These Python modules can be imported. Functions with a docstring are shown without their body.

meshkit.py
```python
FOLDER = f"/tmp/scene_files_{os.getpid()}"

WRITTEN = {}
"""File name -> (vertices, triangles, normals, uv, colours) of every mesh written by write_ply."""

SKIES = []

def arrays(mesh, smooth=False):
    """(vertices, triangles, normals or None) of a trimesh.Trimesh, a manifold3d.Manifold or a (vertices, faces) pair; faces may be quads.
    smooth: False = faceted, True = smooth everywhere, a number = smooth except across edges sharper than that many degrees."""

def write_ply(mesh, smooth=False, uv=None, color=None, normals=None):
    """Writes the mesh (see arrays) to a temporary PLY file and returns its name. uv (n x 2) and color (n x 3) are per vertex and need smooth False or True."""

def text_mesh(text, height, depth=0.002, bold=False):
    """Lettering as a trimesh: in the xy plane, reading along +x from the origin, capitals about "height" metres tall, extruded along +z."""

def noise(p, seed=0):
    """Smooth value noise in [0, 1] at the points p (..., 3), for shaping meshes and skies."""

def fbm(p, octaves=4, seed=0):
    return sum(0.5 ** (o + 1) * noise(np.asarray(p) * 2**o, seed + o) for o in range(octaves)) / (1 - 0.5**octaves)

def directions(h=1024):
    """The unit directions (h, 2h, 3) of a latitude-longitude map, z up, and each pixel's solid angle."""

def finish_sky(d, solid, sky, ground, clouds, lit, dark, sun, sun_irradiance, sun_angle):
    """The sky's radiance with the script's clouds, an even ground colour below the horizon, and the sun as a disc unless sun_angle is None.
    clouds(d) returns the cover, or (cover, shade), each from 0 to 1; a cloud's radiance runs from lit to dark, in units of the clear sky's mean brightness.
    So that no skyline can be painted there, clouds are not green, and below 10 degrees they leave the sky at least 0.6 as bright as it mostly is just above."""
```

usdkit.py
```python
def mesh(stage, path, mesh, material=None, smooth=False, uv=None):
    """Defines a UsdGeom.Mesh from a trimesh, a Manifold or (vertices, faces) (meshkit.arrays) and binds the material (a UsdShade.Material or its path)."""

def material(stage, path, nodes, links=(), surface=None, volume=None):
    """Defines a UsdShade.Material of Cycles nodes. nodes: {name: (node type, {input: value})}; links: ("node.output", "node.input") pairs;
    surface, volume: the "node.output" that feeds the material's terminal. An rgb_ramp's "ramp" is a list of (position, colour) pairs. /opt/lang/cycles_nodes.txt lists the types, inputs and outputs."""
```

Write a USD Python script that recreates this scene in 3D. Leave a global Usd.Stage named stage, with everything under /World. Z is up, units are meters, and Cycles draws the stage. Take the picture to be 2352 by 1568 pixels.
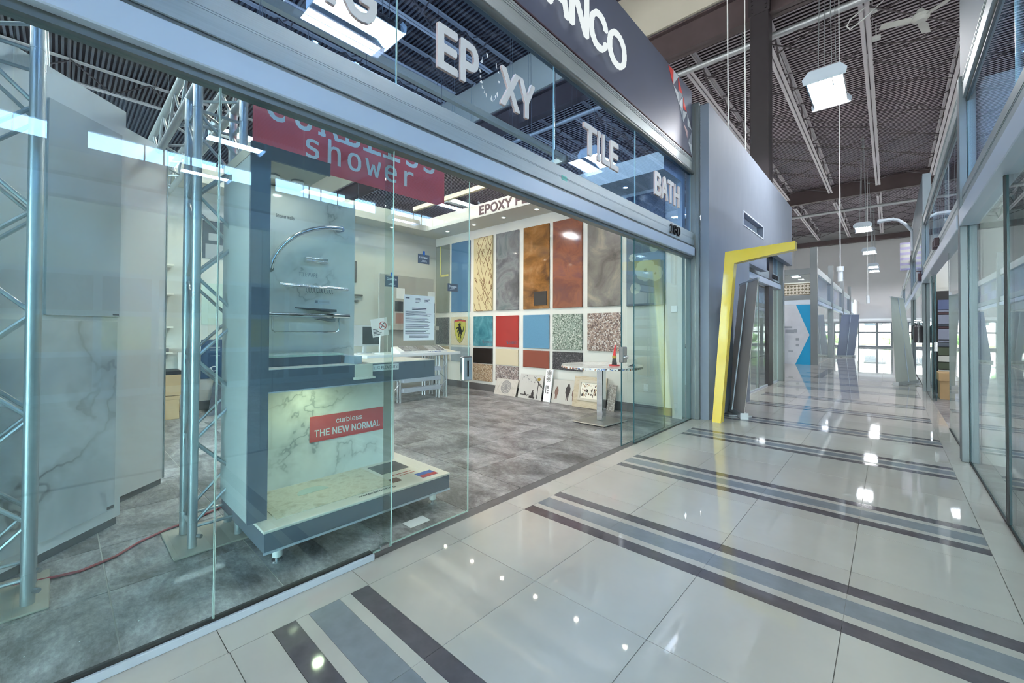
import math, random
import numpy as np
import trimesh
import usdkit, meshkit
from pxr import Usd, UsdGeom, UsdLux, UsdShade, Gf, Sdf, Vt

stage = Usd.Stage.CreateInMemory()
UsdGeom.SetStageUpAxis(stage, "Z")
UsdGeom.SetStageMetersPerUnit(stage, 1.0)
UsdGeom.Xform.Define(stage, "/World")
UsdGeom.Scope.Define(stage, "/World/Looks")

# ------------------------------------------------------------------ camera, sky, exposure
H = 1.32
cam = UsdGeom.Camera.Define(stage, "/World/camera")
YAW, PITCH, ROLL = math.radians(42.36), math.radians(0.71), math.radians(0.257)
F_PX, CX, CY = 952.1, 1176.0, 746.1
_f = np.array([-math.sin(YAW) * math.cos(PITCH), math.cos(YAW) * math.cos(PITCH), math.sin(PITCH)])
_r0 = np.array([math.cos(YAW), math.sin(YAW), 0.0])
_u0 = np.cross(_r0, _f)
_r = math.cos(ROLL) * _r0 + math.sin(ROLL) * _u0
_u = -math.sin(ROLL) * _r0 + math.cos(ROLL) * _u0
cam.AddTransformOp().Set(Gf.Matrix4d(*_r, 0, *_u, 0, *(-_f), 0, 0, 0, H, 1))
cam.CreateHorizontalApertureAttr(36.0)
cam.CreateFocalLengthAttr(36.0 * F_PX / 2352)
cam.CreateVerticalApertureOffsetAttr(36.0 * (CY - 784) / 2352)
cam.CreateExposureAttr(0.35)
cam.CreateClippingRangeAttr((0.02, 500.0))

dome = UsdLux.DomeLight.Define(stage, "/World/sky")
dome.CreateColorAttr(Gf.Vec3f(0.96, 0.98, 1.0))
dome.CreateIntensityAttr(5.0)

TUBE_STRENGTH = 145.0       # fluorescent tubes of the hanging high bay lights
DOWNLIGHT = 70.0            # small recessed downlights

# ------------------------------------------------------------------ helpers
rng = random.Random(7)
_used = {}


def lin(c):
    c = np.asarray(c, float) / 255.0
    return tuple(float(x) for x in np.where(c <= 0.04045, c / 12.92, ((c + 0.055) / 1.055) ** 2.4))


def P(n):
    return f"/World/Looks/{n}"


class Node:
    def __init__(self, path, base):
        self.path, self.base = path, np.asarray(base, float)
        self.prim = stage.GetPrimAtPath(path)


def numbered(parent, name):
    k = (parent, name)
    n = _used.get(k, 0)
    _used[k] = n + 1
    return name if n == 0 else f"{name}_{n:03d}"


def tag(node, label=None, cat=None, group=None, kind=None):
    for k, v in (("label", label), ("category", cat), ("group", group), ("kind", kind)):
        if v:
            node.prim.SetCustomDataByKey(k, v)
    return node


def thing(name, label=None, cat=None, base=(0, 0, 0), group=None, kind=None):
    path = "/World/" + numbered("/World", name)
    x = UsdGeom.Xform.Define(stage, path)
    x.AddTranslateOp().Set(Gf.Vec3d(*map(float, base)))
    return tag(Node(path, base), label, cat, group, kind)


def obj(name, mesh, mat, parent=None, label=None, cat=None, group=None, kind=None, smooth=False):
    """One Mesh prim from a mesh in world coordinates."""
    if isinstance(mesh, B):
        mesh = mesh.m()
    ppath = parent.path if parent else "/World"
    path = ppath + "/" + numbered(ppath, name)
    base = parent.base if parent else np.zeros(3)
    m = mesh.copy()
    m.vertices = np.asarray(m.vertices) - base
    usdkit.mesh(stage, path, m, P(mat), smooth)
    return tag(Node(path, base), label, cat, group, kind)


def solo(name, mesh, mat, label, cat, group=None, kind=None, smooth=False):
    return obj(name, mesh, mat, None, label, cat, group, kind, smooth)


def copy_of(src, offset, label=None, group=None, rotz=None):
    """A copy of a thing under the next number: an internal reference, instanceable."""
    name = src.path.split("/")[-1]
    path = "/World/" + numbered("/World", name)
    prim = stage.DefinePrim(path, "Xform")
    prim.GetReferences().AddInternalReference(src.path)
    x = UsdGeom.Xformable(prim)
    x.ClearXformOpOrder()
    x.AddTranslateOp().Set(Gf.Vec3d(*map(float, src.base + np.asarray(offset, float))))
    if rotz is not None:
        x.AddRotateZOp().Set(rotz)
    prim.SetInstanceable(True)
    n = Node(path, src.base + np.asarray(offset, float))
    was = src.prim.GetCustomData()
    return tag(n, label or was.get("label"), was.get("category"), group or was.get("group"), was.get("kind"))


def hull(points):
    return trimesh.convex.convex_hull(np.asarray(points, float))


class B:
    """Collects shapes into one mesh."""

    def __init__(self):
        self.parts = []

    def add(self, m):
        self.parts.append(m)
        return self

    def box(self, x0, x1, y0, y1, z0, z1, c=0.0):
        x0, x1 = min(x0, x1), max(x0, x1)
        y0, y1 = min(y0, y1), max(y0, y1)
        z0, z1 = min(z0, z1), max(z0, z1)
        if c > 0:
            c = min(c, (x1 - x0) * .45, (y1 - y0) * .45, (z1 - z0) * .45)
            pts = []
            for X, sx in ((x0, 1), (x1, -1)):
                for Y, sy in ((y0, 1), (y1, -1)):
                    for Z, sz in ((z0, 1), (z1, -1)):
                        pts += [(X + sx * c, Y + sy * c, Z), (X + sx * c, Y, Z + sz * c), (X, Y + sy * c, Z + sz * c)]
            return self.add(hull(pts))
        m = trimesh.creation.box(extents=(x1 - x0, y1 - y0, z1 - z0))
        m.apply_translation(((x0 + x1) / 2, (y0 + y1) / 2, (z0 + z1) / 2))
        return self.add(m)

    def cyl(self, a, b, r, n=16):
        a, b = np.asarray(a, float), np.asarray(b, float)
        m = trimesh.creation.cylinder(radius=r, segment=np.array([a, b]), sections=n)
        return self.add(m)

    def bar(self, a, b, w, t=None, up=(0, 0, 1)):
        """A rectangular bar from a to b, w wide (sideways) and t thick (towards up)."""
        a, b = np.asarray(a, float), np.asarray(b, float)
        t = t or w
        d = (b - a) / np.linalg.norm(b - a)
        s = np.cross(d, up)
        if np.linalg.norm(s) < 1e-6:
            s = np.cross(d, (1, 0, 0))
        s /= np.linalg.norm(s)
        u = np.cross(s, d)
        pts = [p + i * s * w / 2 + j * u * t / 2 for p in (a, b) for i in (-1, 1) for j in (-1, 1)]
        return self.add(hull(pts))

    def tube(self, path, r, n=8):
        path = np.asarray(path, float)
        for i in range(len(path) - 1):
            self.cyl(path[i], path[i + 1], r, n)
        for p in path[1:-1]:
            s = trimesh.creation.icosphere(1, r)
            s.apply_translation(p)
            self.add(s)
        return self

    def sphere(self, c, r, sub=2):
        s = trimesh.creation.icosphere(sub, r)
        s.apply_translation(c)
        return self.add(s)

    def poly(self, pts, o, u, v, n, depth):
        """A flat polygon (2-D points or shapely shape) on the plane o + u, v, thickened along n."""
        from shapely.geometry import Polygon
        g = pts if hasattr(pts, "geom_type") else Polygon(pts)
        for p in getattr(g, "geoms", [g]):
            m = trimesh.creation.extrude_polygon(p, depth, engine="earcut")
            self.add(onto(m, o, u, v, n))
        return self

    def m(self):
        return trimesh.util.concatenate(self.parts) if len(self.parts) > 1 else self.parts[0]


def onto(m, o, u, v, n):
    """Lays a mesh built in the xy plane (thick along z) on a plane of the room."""
    m = m.copy()
    w = np.asarray(m.vertices)
    u, v, n = (np.asarray(k, float) for k in (u, v, n))
    m.vertices = np.asarray(o, float) + w[:, :1] * u + w[:, 1:2] * v + w[:, 2:3] * n
    if np.dot(np.cross(u, v), n) < 0:
        m.invert()
    return m


def bx(*a, c=0.0):
    return B().box(*a, c=c)


import glob
from shapely import affinity, box as sbox, union_all
from shapely.geometry import Polygon, Point, LineString


def glyphs(text, height, stroke=0, font="Inter", spacing=0.0):
    """Lettering as a shapely shape, capitals 'height' tall, from the origin along +x."""
    from PIL import Image, ImageDraw, ImageFont
    path = (glob.glob(f"/opt/blender-*/*/datafiles/fonts/{font}.woff2") + glob.glob("/opt/blender-*/*/datafiles/fonts/Inter.woff2"))[0]
    f = ImageFont.truetype(path, 96)
    shapes, x = [], 0.0
    cap = -f.getbbox("H", anchor="ls")[1]
    for ch in (text if spacing else [text]):
        x0, y0, x1, y1 = f.getbbox(ch, anchor="ls", stroke_width=stroke)
        if x1 - x0 > 0 and y1 - y0 > 0:
            im = Image.new("L", (x1 - x0 + 8, y1 - y0 + 8))
            ImageDraw.Draw(im).text((4 - x0, 4 - y0), ch, 255, f, anchor="ls", stroke_width=stroke)
            on = np.pad(np.asarray(im) > 127, ((0, 0), (1, 1))).astype(np.int8)
            rows, starts = np.nonzero(np.diff(on, axis=1) == 1)
            ends = np.nonzero(np.diff(on, axis=1) == -1)[1]
            g = union_all(sbox(starts, -rows - 1, ends, -rows)).buffer(0.6).buffer(-0.6).simplify(0.7)
            shapes.append(affinity.translate(g, x0 - 4 + x, 4 - y0))
        x += f.getlength(ch) + spacing * 96
    g = union_all(shapes)
    s = height / cap
    return affinity.scale(g, s, s, origin=(0, 0))


def letters(text, height, o, u, v, n, depth=0.004, width=None, stroke=0, font="Inter", center=False, spacing=0.0):
    g = glyphs(text, height, stroke, font, spacing)
    x0, y0, x1, y1 = g.bounds
    if width:
        g = affinity.scale(g, width / (x1 - x0), 1, origin=(x0, 0))
        x0, y0, x1, y1 = g.bounds
    g = affinity.translate(g, -(x0 + x1) / 2 if center else -x0, 0)
    return B().poly(g, o, u, v, n, depth)


# ------------------------------------------------------------------ materials
def M(name, rgb, rough=0.5, metal=0.0, spec=0.5, noise=None, bump=None, coat=0.0, stretch=None, rgb2=None):
    """Principled material. noise = (scale, amount[, detail]) mottles the colour (or mixes to rgb2), bump = (scale, strength)."""
    nodes = {"p": ("principled_bsdf", {"base_color": lin(rgb), "roughness": rough, "metallic": metal, "specular_ior_level": spec, "coat_weight": coat})}
    links = []
    if noise or bump:
        nodes["g"] = ("geometry", {})
        src = "g.position"
        if stretch:
            nodes["mp"] = ("mapping", {"scale": stretch})
            links.append(("g.position", "mp.vector"))
            src = "mp.vector"
    if noise:
        a = noise[1]
        c = np.array(lin(rgb))
        lo, hi = (c * (1 - a), np.minimum(c * (1 + a), 1)) if rgb2 is None else (c, np.array(lin(rgb2)))
        nodes["n"] = ("noise_texture", {"scale": noise[0], "detail": noise[2] if len(noise) > 2 else 4.0, "roughness": 0.6})
        nodes["r"] = ("rgb_ramp", {"ramp": [(0.3, tuple(lo)), (0.7, tuple(hi))]})
        links += [(src, "n.vector"), ("n.fac", "r.fac"), ("r.color", "p.base_color")]
    if bump:
        nodes["bn"] = ("noise_texture", {"scale": bump[0], "detail": 3.0})
        nodes["b"] = ("bump", {"strength": bump[1], "distance": 0.004})
        links += [(src, "bn.vector"), ("bn.fac", "b.height"), ("b.normal", "p.normal")]
    return usdkit.material(stage, P(name), nodes, links, surface="p.BSDF")


def emitter(name, rgb, strength):
    return usdkit.material(stage, P(name), {"e": ("emission", {"color": lin(rgb), "strength": strength})}, [], surface="e.emission")


def glass(name, tint, refl=(1, 1, 1), f0=0.04):
    """A pane: tinted transparency mixed with a mirror by the angle of view."""
    return usdkit.material(stage, P(name), {
        "w": ("layer_weight", {"blend": 0.5}),
        "k": ("math", {"math_type": "power", "value2": 5.0}),
        "s": ("math", {"math_type": "multiply_add", "value2": 1.0 - f0, "value3": f0}),
        "t": ("transparent_bsdf", {"color": tint}),
        "g": ("glossy_bsdf", {"color": refl, "roughness": 0.0}),
        "m": ("mix_closure", {}),
    }, [("w.facing", "k.value1"), ("k.value", "s.value1"), ("s.value", "m.fac"), ("t.BSDF", "m.closure1"), ("g.BSDF", "m.closure2")], surface="m.closure")


def ramped(name, stops, scale=1.0, detail=5.0, distortion=0.0, rough=0.3, stretch=None, spec=0.5, coat=0.0, metal=0.0, bump=0.0, rot=None):
    """Noise through a colour ramp: marble, smoke, stained resin."""
    nodes = {"g": ("geometry", {}), "mp": ("mapping", {"scale": stretch or (1, 1, 1), "rotation": rot or (0, 0, 0)}),
             "n": ("noise_texture", {"scale": scale, "detail": detail, "roughness": 0.6, "distortion": distortion}),
             "r": ("rgb_ramp", {"ramp": [(a, lin(c)) for a, c in stops]}),
             "p": ("principled_bsdf", {"roughness": rough, "specular_ior_level": spec, "coat_weight": coat, "metallic": metal})}
    links = [("g.position", "mp.vector"), ("mp.vector", "n.vector"), ("n.fac", "r.fac"), ("r.color", "p.base_color")]
    if bump:
        nodes["b"] = ("bump", {"strength": bump, "distance": 0.004})
        links += [("n.fac", "b.height"), ("b.normal", "p.normal")]
    return usdkit.material(stage, P(name), nodes, links, surface="p.BSDF")


def chips(name, stops, scale=40.0, rough=0.35, spec=0.5):
    """Chips of stone in resin: one ramp colour for each cell."""
    return usdkit.material(stage, P(name), {
        "g": ("geometry", {}), "v": ("voronoi_texture", {"scale": scale, "feature": "f1"}), "s": ("separate_color", {}),
        "r": ("rgb_ramp", {"ramp": [(a, lin(c)) for a, c in stops], "interpolate": False}),
        "p": ("principled_bsdf", {"roughness": rough, "specular_ior_level": spec})},
        [("g.position", "v.vector"), ("v.color", "s.color"), ("s.r", "r.fac"), ("r.color", "p.base_color")], surface="p.BSDF")


# floors
M("porcelain", (177, 173, 169), 0.035, noise=(3.0, 0.035))
M("porcelain_b", (180, 177, 173), 0.035, noise=(3.0, 0.035))
M("inlay_dark", (92, 88, 94), 0.06, noise=(12.0, 0.12))
M("inlay_grey", (126, 131, 139), 0.06, noise=(12.0, 0.08))
M("grout", (120, 116, 112), 0.9)
for nm_, sc_ in (("slate", 1.5), ("slate_b", 1.9)):
    usdkit.material(stage, P(nm_), {
        "g": ("geometry", {}), "mp": ("mapping", {"scale": (1.0, 1.7, 1.0)}),
        "n": ("noise_texture", {"scale": sc_, "detail": 10.0, "roughness": 0.72, "distortion": 0.5}),
        "f": ("noise_texture", {"scale": 26.0, "detail": 4.0, "roughness": 0.7}),
        "m": ("mix_float", {"fac": 0.22}),
        "r": ("rgb_ramp", {"ramp": [(0.36, lin((70, 69, 70))), (0.45, lin((112, 111, 113))), (0.53, lin((148, 148, 151))), (0.63, lin((192, 192, 196)))]}),
        "b": ("bump", {"strength": 0.2, "distance": 0.003}),
        "p": ("principled_bsdf", {"roughness": 0.36})},
        [("g.position", "mp.vector"), ("mp.vector", "n.vector"), ("mp.vector", "f.vector"), ("n.fac", "m.a"), ("f.fac", "m.b"), ("m.result", "r.fac"), ("r.color", "p.base_color"), ("m.result", "b.height"), ("b.normal", "p.normal")], surface="p.BSDF")
M("slate_grout", (188, 186, 182), 0.9)
M("slate_dark", (96, 95, 98), 0.35, noise=(5.0, 0.2))
# shell
M("white_wall", (206, 206, 199), 0.75, noise=(1.5, 0.02))
M("grey_wall", (184, 184, 186), 0.8, noise=(0.6, 0.03))
M("cream_wall", (192, 184, 170), 0.8, noise=(0.6, 0.03))
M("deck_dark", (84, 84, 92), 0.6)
M("deck_groove_shade", (62, 52, 58), 0.8)  # groove shade put into the colour of the webs and flutes
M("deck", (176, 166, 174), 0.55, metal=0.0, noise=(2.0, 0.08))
M("girder_paint", (80, 66, 68), 0.5, noise=(3.0, 0.1))
M("joist_paint", (204, 199, 203), 0.5)
M("brace_paint", (92, 84, 88), 0.5)
M("column_paint", (52, 46, 50), 0.45, noise=(3.0, 0.1))
M("concrete_pier", (122, 132, 147), 0.7, noise=(5.0, 0.035), stretch=(1, 1, 0.4), bump=(30, 0.15))
M("baseboard", (86, 84, 84), 0.5)
# shopfront
M("aluminium", (166, 176, 178), 0.46, metal=0.75, noise=(2.0, 0.05), stretch=(30, 1, 60))
M("aluminium_white", (196, 206, 220), 0.38, metal=0.25)
M("aluminium_dark", (112, 116, 114), 0.35, metal=0.7)
M("post_grey", (84, 92, 96), 0.42, metal=0.25)
M("post_light", (106, 115, 119), 0.42, metal=0.25)
M("steel_plate", (150, 150, 147), 0.4, metal=0.5)
M("steel", (196, 200, 204), 0.22, metal=1.0)
M("chrome", (220, 224, 228), 0.08, metal=1.0)
M("truss_alu", (186, 192, 196), 0.38, metal=0.8)
glass("pane_fixed", (0.865, 0.965, 0.975), refl=(0.9, 1.0, 1.0), f0=0.062)
glass("pane_door", (0.925, 0.968, 0.955))
glass("pane_transom", (0.60, 0.765, 0.97), f0=0.045)
glass("pane_right", (0.84, 0.94, 0.95))
glass("pane_clear", (0.95, 0.98, 0.97))
M("glass_edge", (172, 200, 194), 0.2)
M("glass_edge_dark", (40, 84, 92), 0.15)
M("rubber", (40, 40, 42), 0.6)
M("sign_navy", (88, 94, 114), 0.42, metal=0.2, noise=(1.0, 0.05))
M("letter_grey", (205, 207, 208), 0.5)
M("letter_side", (186, 160, 148), 0.5)
emitter("letter_lit", (236, 244, 244), 0.8)
M("black", (28, 28, 30), 0.5)
M("maroon", (66, 42, 50), 0.5)
M("white_paint", (232, 234, 234), 0.45)
M("warm_white", (228, 222, 208), 0.5)
M("paper", (222, 226, 228), 0.7)
M("red_sign", (212, 96, 100), 0.45)
M("sign_red", (226, 62, 56), 0.45)
M("sign_silver", (204, 210, 216), 0.4)
M("sign_grey", (150, 158, 170), 0.4)
M("sign_pink", (206, 176, 180), 0.4)
M("banner_red", (220, 104, 110), 0.6)
M("navy_board", (98, 106, 120), 0.35)
M("navy_dark", (58, 68, 84), 0.35)
M("yellow_frame", (226, 196, 64), 0.15, coat=0.5)
M("teal_sticker", (130, 210, 190), 0.6)
M("blue_tape", (40, 100, 180), 0.6)
M("card_grey", (84, 92, 104), 0.5)
M("ink", (70, 76, 92), 0.6)
M("ink_light", (150, 156, 164), 0.6)
M("ink_red", (170, 60, 60), 0.6)
M("chevron_blue", (0, 150, 200), 0.45)
M("banner_dark", (120, 126, 146), 0.5, noise=(2.0, 0.06))
M("banner_beige", (188, 188, 184), 0.5, noise=(2.0, 0.05))
M("cardboard", (176, 146, 108), 0.8, noise=(4.0, 0.05))
M("cream_frame", (216, 206, 178), 0.6)
M("red_cord", (150, 52, 62), 0.5)
M("grey_plastic", (196, 200, 204), 0.45)
M("dark_screen", (58, 66, 74), 0.2)
emitter("tube", (252, 250, 250), TUBE_STRENGTH)
emitter("tube_warm", (255, 232, 190), TUBE_STRENGTH)
emitter("downlight_lamp", (255, 244, 226), DOWNLIGHT)
M("reflector", (196, 202, 208), 0.10, metal=1.0)
M("housing", (196, 208, 222), 0.5)
M("chain", (170, 176, 180), 0.35, metal=0.8)
M("galvanised", (176, 178, 182), 0.4, metal=0.6)
M("outdoor_paving", (190, 188, 182), 0.9)
M("outdoor_grass", (120, 150, 84), 0.9, noise=(3.0, 0.3))
M("leaf_green", (96, 132, 70), 0.8, noise=(3.0, 0.35))
M("bark", (96, 80, 64), 0.9)
M("banner_grey", (176, 168, 166), 0.5, noise=(2.0, 0.05))
M("side_grey", (186, 192, 192), 0.5)
M("door_metal", (104, 110, 114), 0.4, metal=0.3)
M("lavender", (206, 200, 236), 0.5)
M("steel_grey", (116, 122, 126), 0.4, metal=0.3)
M("lattice_dark", (120, 112, 92), 0.6)
M("panel_grey", (200, 203, 210), 0.5, noise=(3.0, 0.05))
M("sample_yellow", (206, 196, 120), 0.5)
M("sample_lilac", (170, 164, 206), 0.5)
M("sign_pale", (104, 118, 128), 0.6)
M("leaf_dark", (66, 76, 60), 0.7)
M("navy_sample", (74, 86, 124), 0.5)
M("extinguisher", (66, 62, 66), 0.3)
M("ep_olive", (127, 132, 126), 0.4, noise=(4.0, 0.06))
M("ep_blue", (73, 110, 144), 0.5)
M("ep_drip", (192, 179, 141), 0.3, noise=(3.0, 0.05))
M("drip_brown", (109, 77, 49), 0.3)
ramped("ep_smoke", [(0.25, (70, 70, 75)), (0.42, (94, 95, 98)), (0.54, (119, 122, 124)), (0.64, (91, 103, 102)), (0.78, (139, 142, 145))], 2.2, 7, 0.9, 0.06)
ramped("ep_amber", [(0.28, (72, 52, 35)), (0.42, (112, 77, 41)), (0.54, (137, 95, 50)), (0.66, (154, 115, 74)), (0.8, (114, 79, 46))], 2.6, 8, 0.9, 0.06)
ramped("ep_copper", [(0.28, (89, 61, 64)), (0.42, (111, 69, 58)), (0.54, (132, 83, 63)), (0.66, (115, 73, 67)), (0.8, (96, 68, 75))], 2.4, 8, 0.9, 0.06)
ramped("ep_stone", [(0.3, (77, 73, 70)), (0.44, (105, 100, 94)), (0.56, (122, 117, 109)), (0.7, (153, 145, 128))], 2.2, 8, 0.9, 0.12)
M("ep_floral", (81, 94, 109), 0.25, noise=(2.0, 0.12))
M("flower_pale", (150, 158, 150), 0.5)
M("plate_dark", (46, 42, 39), 0.4)
chips("ep_speckle_grey", [(0.0, (94, 97, 100)), (0.5, (117, 119, 122)), (0.8, (77, 80, 83))], 90)
M("ep_cream", (191, 179, 154), 0.5)
M("shield_yellow", (176, 170, 76), 0.5)
ramped("ep_teal", [(0.3, (40, 92, 106)), (0.5, (59, 116, 128)), (0.7, (92, 143, 152))], 4.0, 5, 1.0, 0.06)
M("ep_red", (150, 49, 46), 0.10)
M("ep_sky", (84, 130, 158), 0.4, noise=(60, 0.06))
chips("ep_terrazzo_green", [(0.0, (119, 133, 121)), (0.35, (179, 182, 173)), (0.55, (81, 93, 82)), (0.75, (148, 158, 146))], 55)
chips("ep_terrazzo_brown", [(0.0, (129, 111, 101)), (0.3, (185, 179, 173)), (0.5, (91, 74, 68)), (0.72, (154, 134, 123))], 50)
M("ep_pale_grey", (141, 151, 158), 0.5)
M("ep_black", (31, 25, 23), 0.06)
M("ep_ivory", (188, 177, 149), 0.5)
M("ep_rust", (122, 63, 47), 0.4)
chips("ep_granite", [(0.0, (48, 47, 50)), (0.6, (70, 69, 72)), (0.85, (100, 97, 99))], 90)
chips("ep_pebble_tan", [(0.0, (162, 137, 109)), (0.4, (185, 171, 149)), (0.65, (123, 99, 77)), (0.85, (149, 126, 102))], 60)
chips("ep_pebble_pink", [(0.0, (125, 111, 106)), (0.35, (172, 164, 160)), (0.6, (81, 75, 75)), (0.8, (146, 131, 126))], 60)
chips("ep_pebble_grey", [(0.0, (140, 136, 129)), (0.4, (165, 162, 156)), (0.7, (122, 117, 112))], 60)
ramped("travertine_grey", [(0.3, (165, 157, 147)), (0.5, (185, 179, 170)), (0.7, (158, 151, 141))], 5.0, 6, 1.5, 0.3)
ramped("travertine", [(0.3, (176, 160, 134)), (0.5, (190, 177, 154)), (0.7, (169, 152, 124))], 4.0, 6, 1.0, 0.4, stretch=(1, 1, 3))
M("tile_pale", (184, 181, 175), 0.3, noise=(4.0, 0.04))
M("etch_grey", (128, 126, 124), 0.5)
M("etch_dark", (48, 42, 42), 0.5)
M("etch_brown", (112, 84, 74), 0.5)
M("etch_tan", (176, 150, 120), 0.5)
M("brass", (186, 158, 84), 0.3, metal=0.7)
ramped("table_stone", [(0.3, (206, 204, 202)), (0.5, (232, 230, 228)), (0.62, (240, 240, 238)), (0.75, (190, 186, 184))], 4.0, 6, 1.5, 0.12)
chips("mosaic", [(0.0, (226, 224, 220)), (0.4, (170, 110, 70)), (0.55, (240, 240, 238)), (0.75, (110, 140, 190)), (0.88, (90, 86, 84))], 45)
M("brush_red", (206, 44, 52), 0.3)
M("tray_white", (226, 222, 212), 0.4)
ramped("tray_stone", [(0.3, (206, 198, 178)), (0.5, (224, 218, 200)), (0.7, (190, 182, 162))], 14.0, 4, 0.5, 0.5)


def veined(name, base, cloud, vein, scale, vscale, width=0.03, rough=0.12, amount=0.8, rot=(0.5, 0.3, 0.2)):
    """Cloudy stone with thin wandering veins that fade in and out."""
    usdkit.material(stage, P(name), {
        "g": ("geometry", {}), "mp": ("mapping", {"rotation": rot}),
        "c": ("noise_texture", {"scale": scale, "detail": 4.0, "distortion": 0.6}),
        "cr": ("rgb_ramp", {"ramp": [(0.35, lin(base)), (0.68, lin(cloud))]}),
        "v": ("noise_texture", {"scale": vscale, "detail": 5.0, "roughness": 0.55, "distortion": 0.25}),
        "vr": ("rgb_ramp", {"ramp": [(0.5 - width * 2.2, (0, 0, 0)), (0.5 - width * .3, (.35, .35, .35)), (0.5, (1, 1, 1)), (0.5 + width * .4, (.3, .3, .3)), (0.5 + width * 2.0, (0, 0, 0))]}),
        "k": ("noise_texture", {"scale": vscale * 1.4, "detail": 2.0}),
        "kr": ("map_range", {"from_min": 0.40, "from_max": 0.60, "clamp": True}),
        "vk": ("math", {"math_type": "multiply"}), "va": ("math", {"math_type": "multiply", "value2": amount}),
        "mx": ("mix_color", {"b": lin(vein)}),
        "p": ("principled_bsdf", {"roughness": rough})},
        [("g.position", "mp.vector"), ("mp.vector", "c.vector"), ("c.fac", "cr.fac"), ("mp.vector", "v.vector"), ("v.fac", "vr.fac"), ("vr.color", "vk.value1"),
         ("g.position", "k.vector"), ("k.fac", "kr.value"), ("kr.result", "vk.value2"), ("vk.value", "va.value1"), ("va.value", "mx.fac"), ("cr.color", "mx.a"), ("mx.result", "p.base_color")], surface="p.BSDF")


veined("marble", (238, 238, 232), (216, 220, 217), (118, 128, 134), 2.2, 1.7, 0.026, 0.10, 0.75)
M("glass_tile", (196, 214, 204), 0.2)
M("photo_blue", (60, 100, 170), 0.5)
M("photo_brown", (150, 118, 110), 0.5)
M("bottle_blue", (40, 120, 200), 0.4)
M("navy_poster", (44, 72, 104), 0.4)
ramped("tile_veil", [(0.3, (186, 194, 198)), (0.5, (200, 206, 209)), (0.62, (212, 216, 219)), (0.72, (188, 196, 200))], 0.6, 2, 0.8, 0.22, stretch=(1.6, 1.6, 0.7), rot=(0.6, 0.2, 0))
veined("tile_onyx", (218, 224, 227), (172, 184, 192), (92, 90, 84), 1.3, 0.62, 0.012, 0.14, 1.0, (0.3, 0.9, 0.4))
M("board_pale", (196, 204, 214), 0.4)
M("board_grey", (166, 164, 159), 0.5)
M("plate_cream", (168, 164, 152), 0.5)
M("banner_text", (226, 234, 234), 0.6)
# ------------------------------------------------------------------ the hall: floor
XG = -2.215            # glass line of the shop on the left
XR = 0.60              # glass line of the shops on the right
TX = [-2.0, -1.388, -0.776, -0.166, 0.442]
PER, Y0 = 3.085, 0.648
floor = thing("floor", kind="structure")
obj("grout_bed", bx(-2.2, 0.6, -9.0, 47.3, -0.10, -0.003), "grout", floor)
Y_PIECES = 14.6


def slab(x0, x1, y0, y1, j=0.0016):
    return B().box(x0 + j, x1 - j, y0 + j, y1 - j, -0.02, 0.0)


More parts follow.
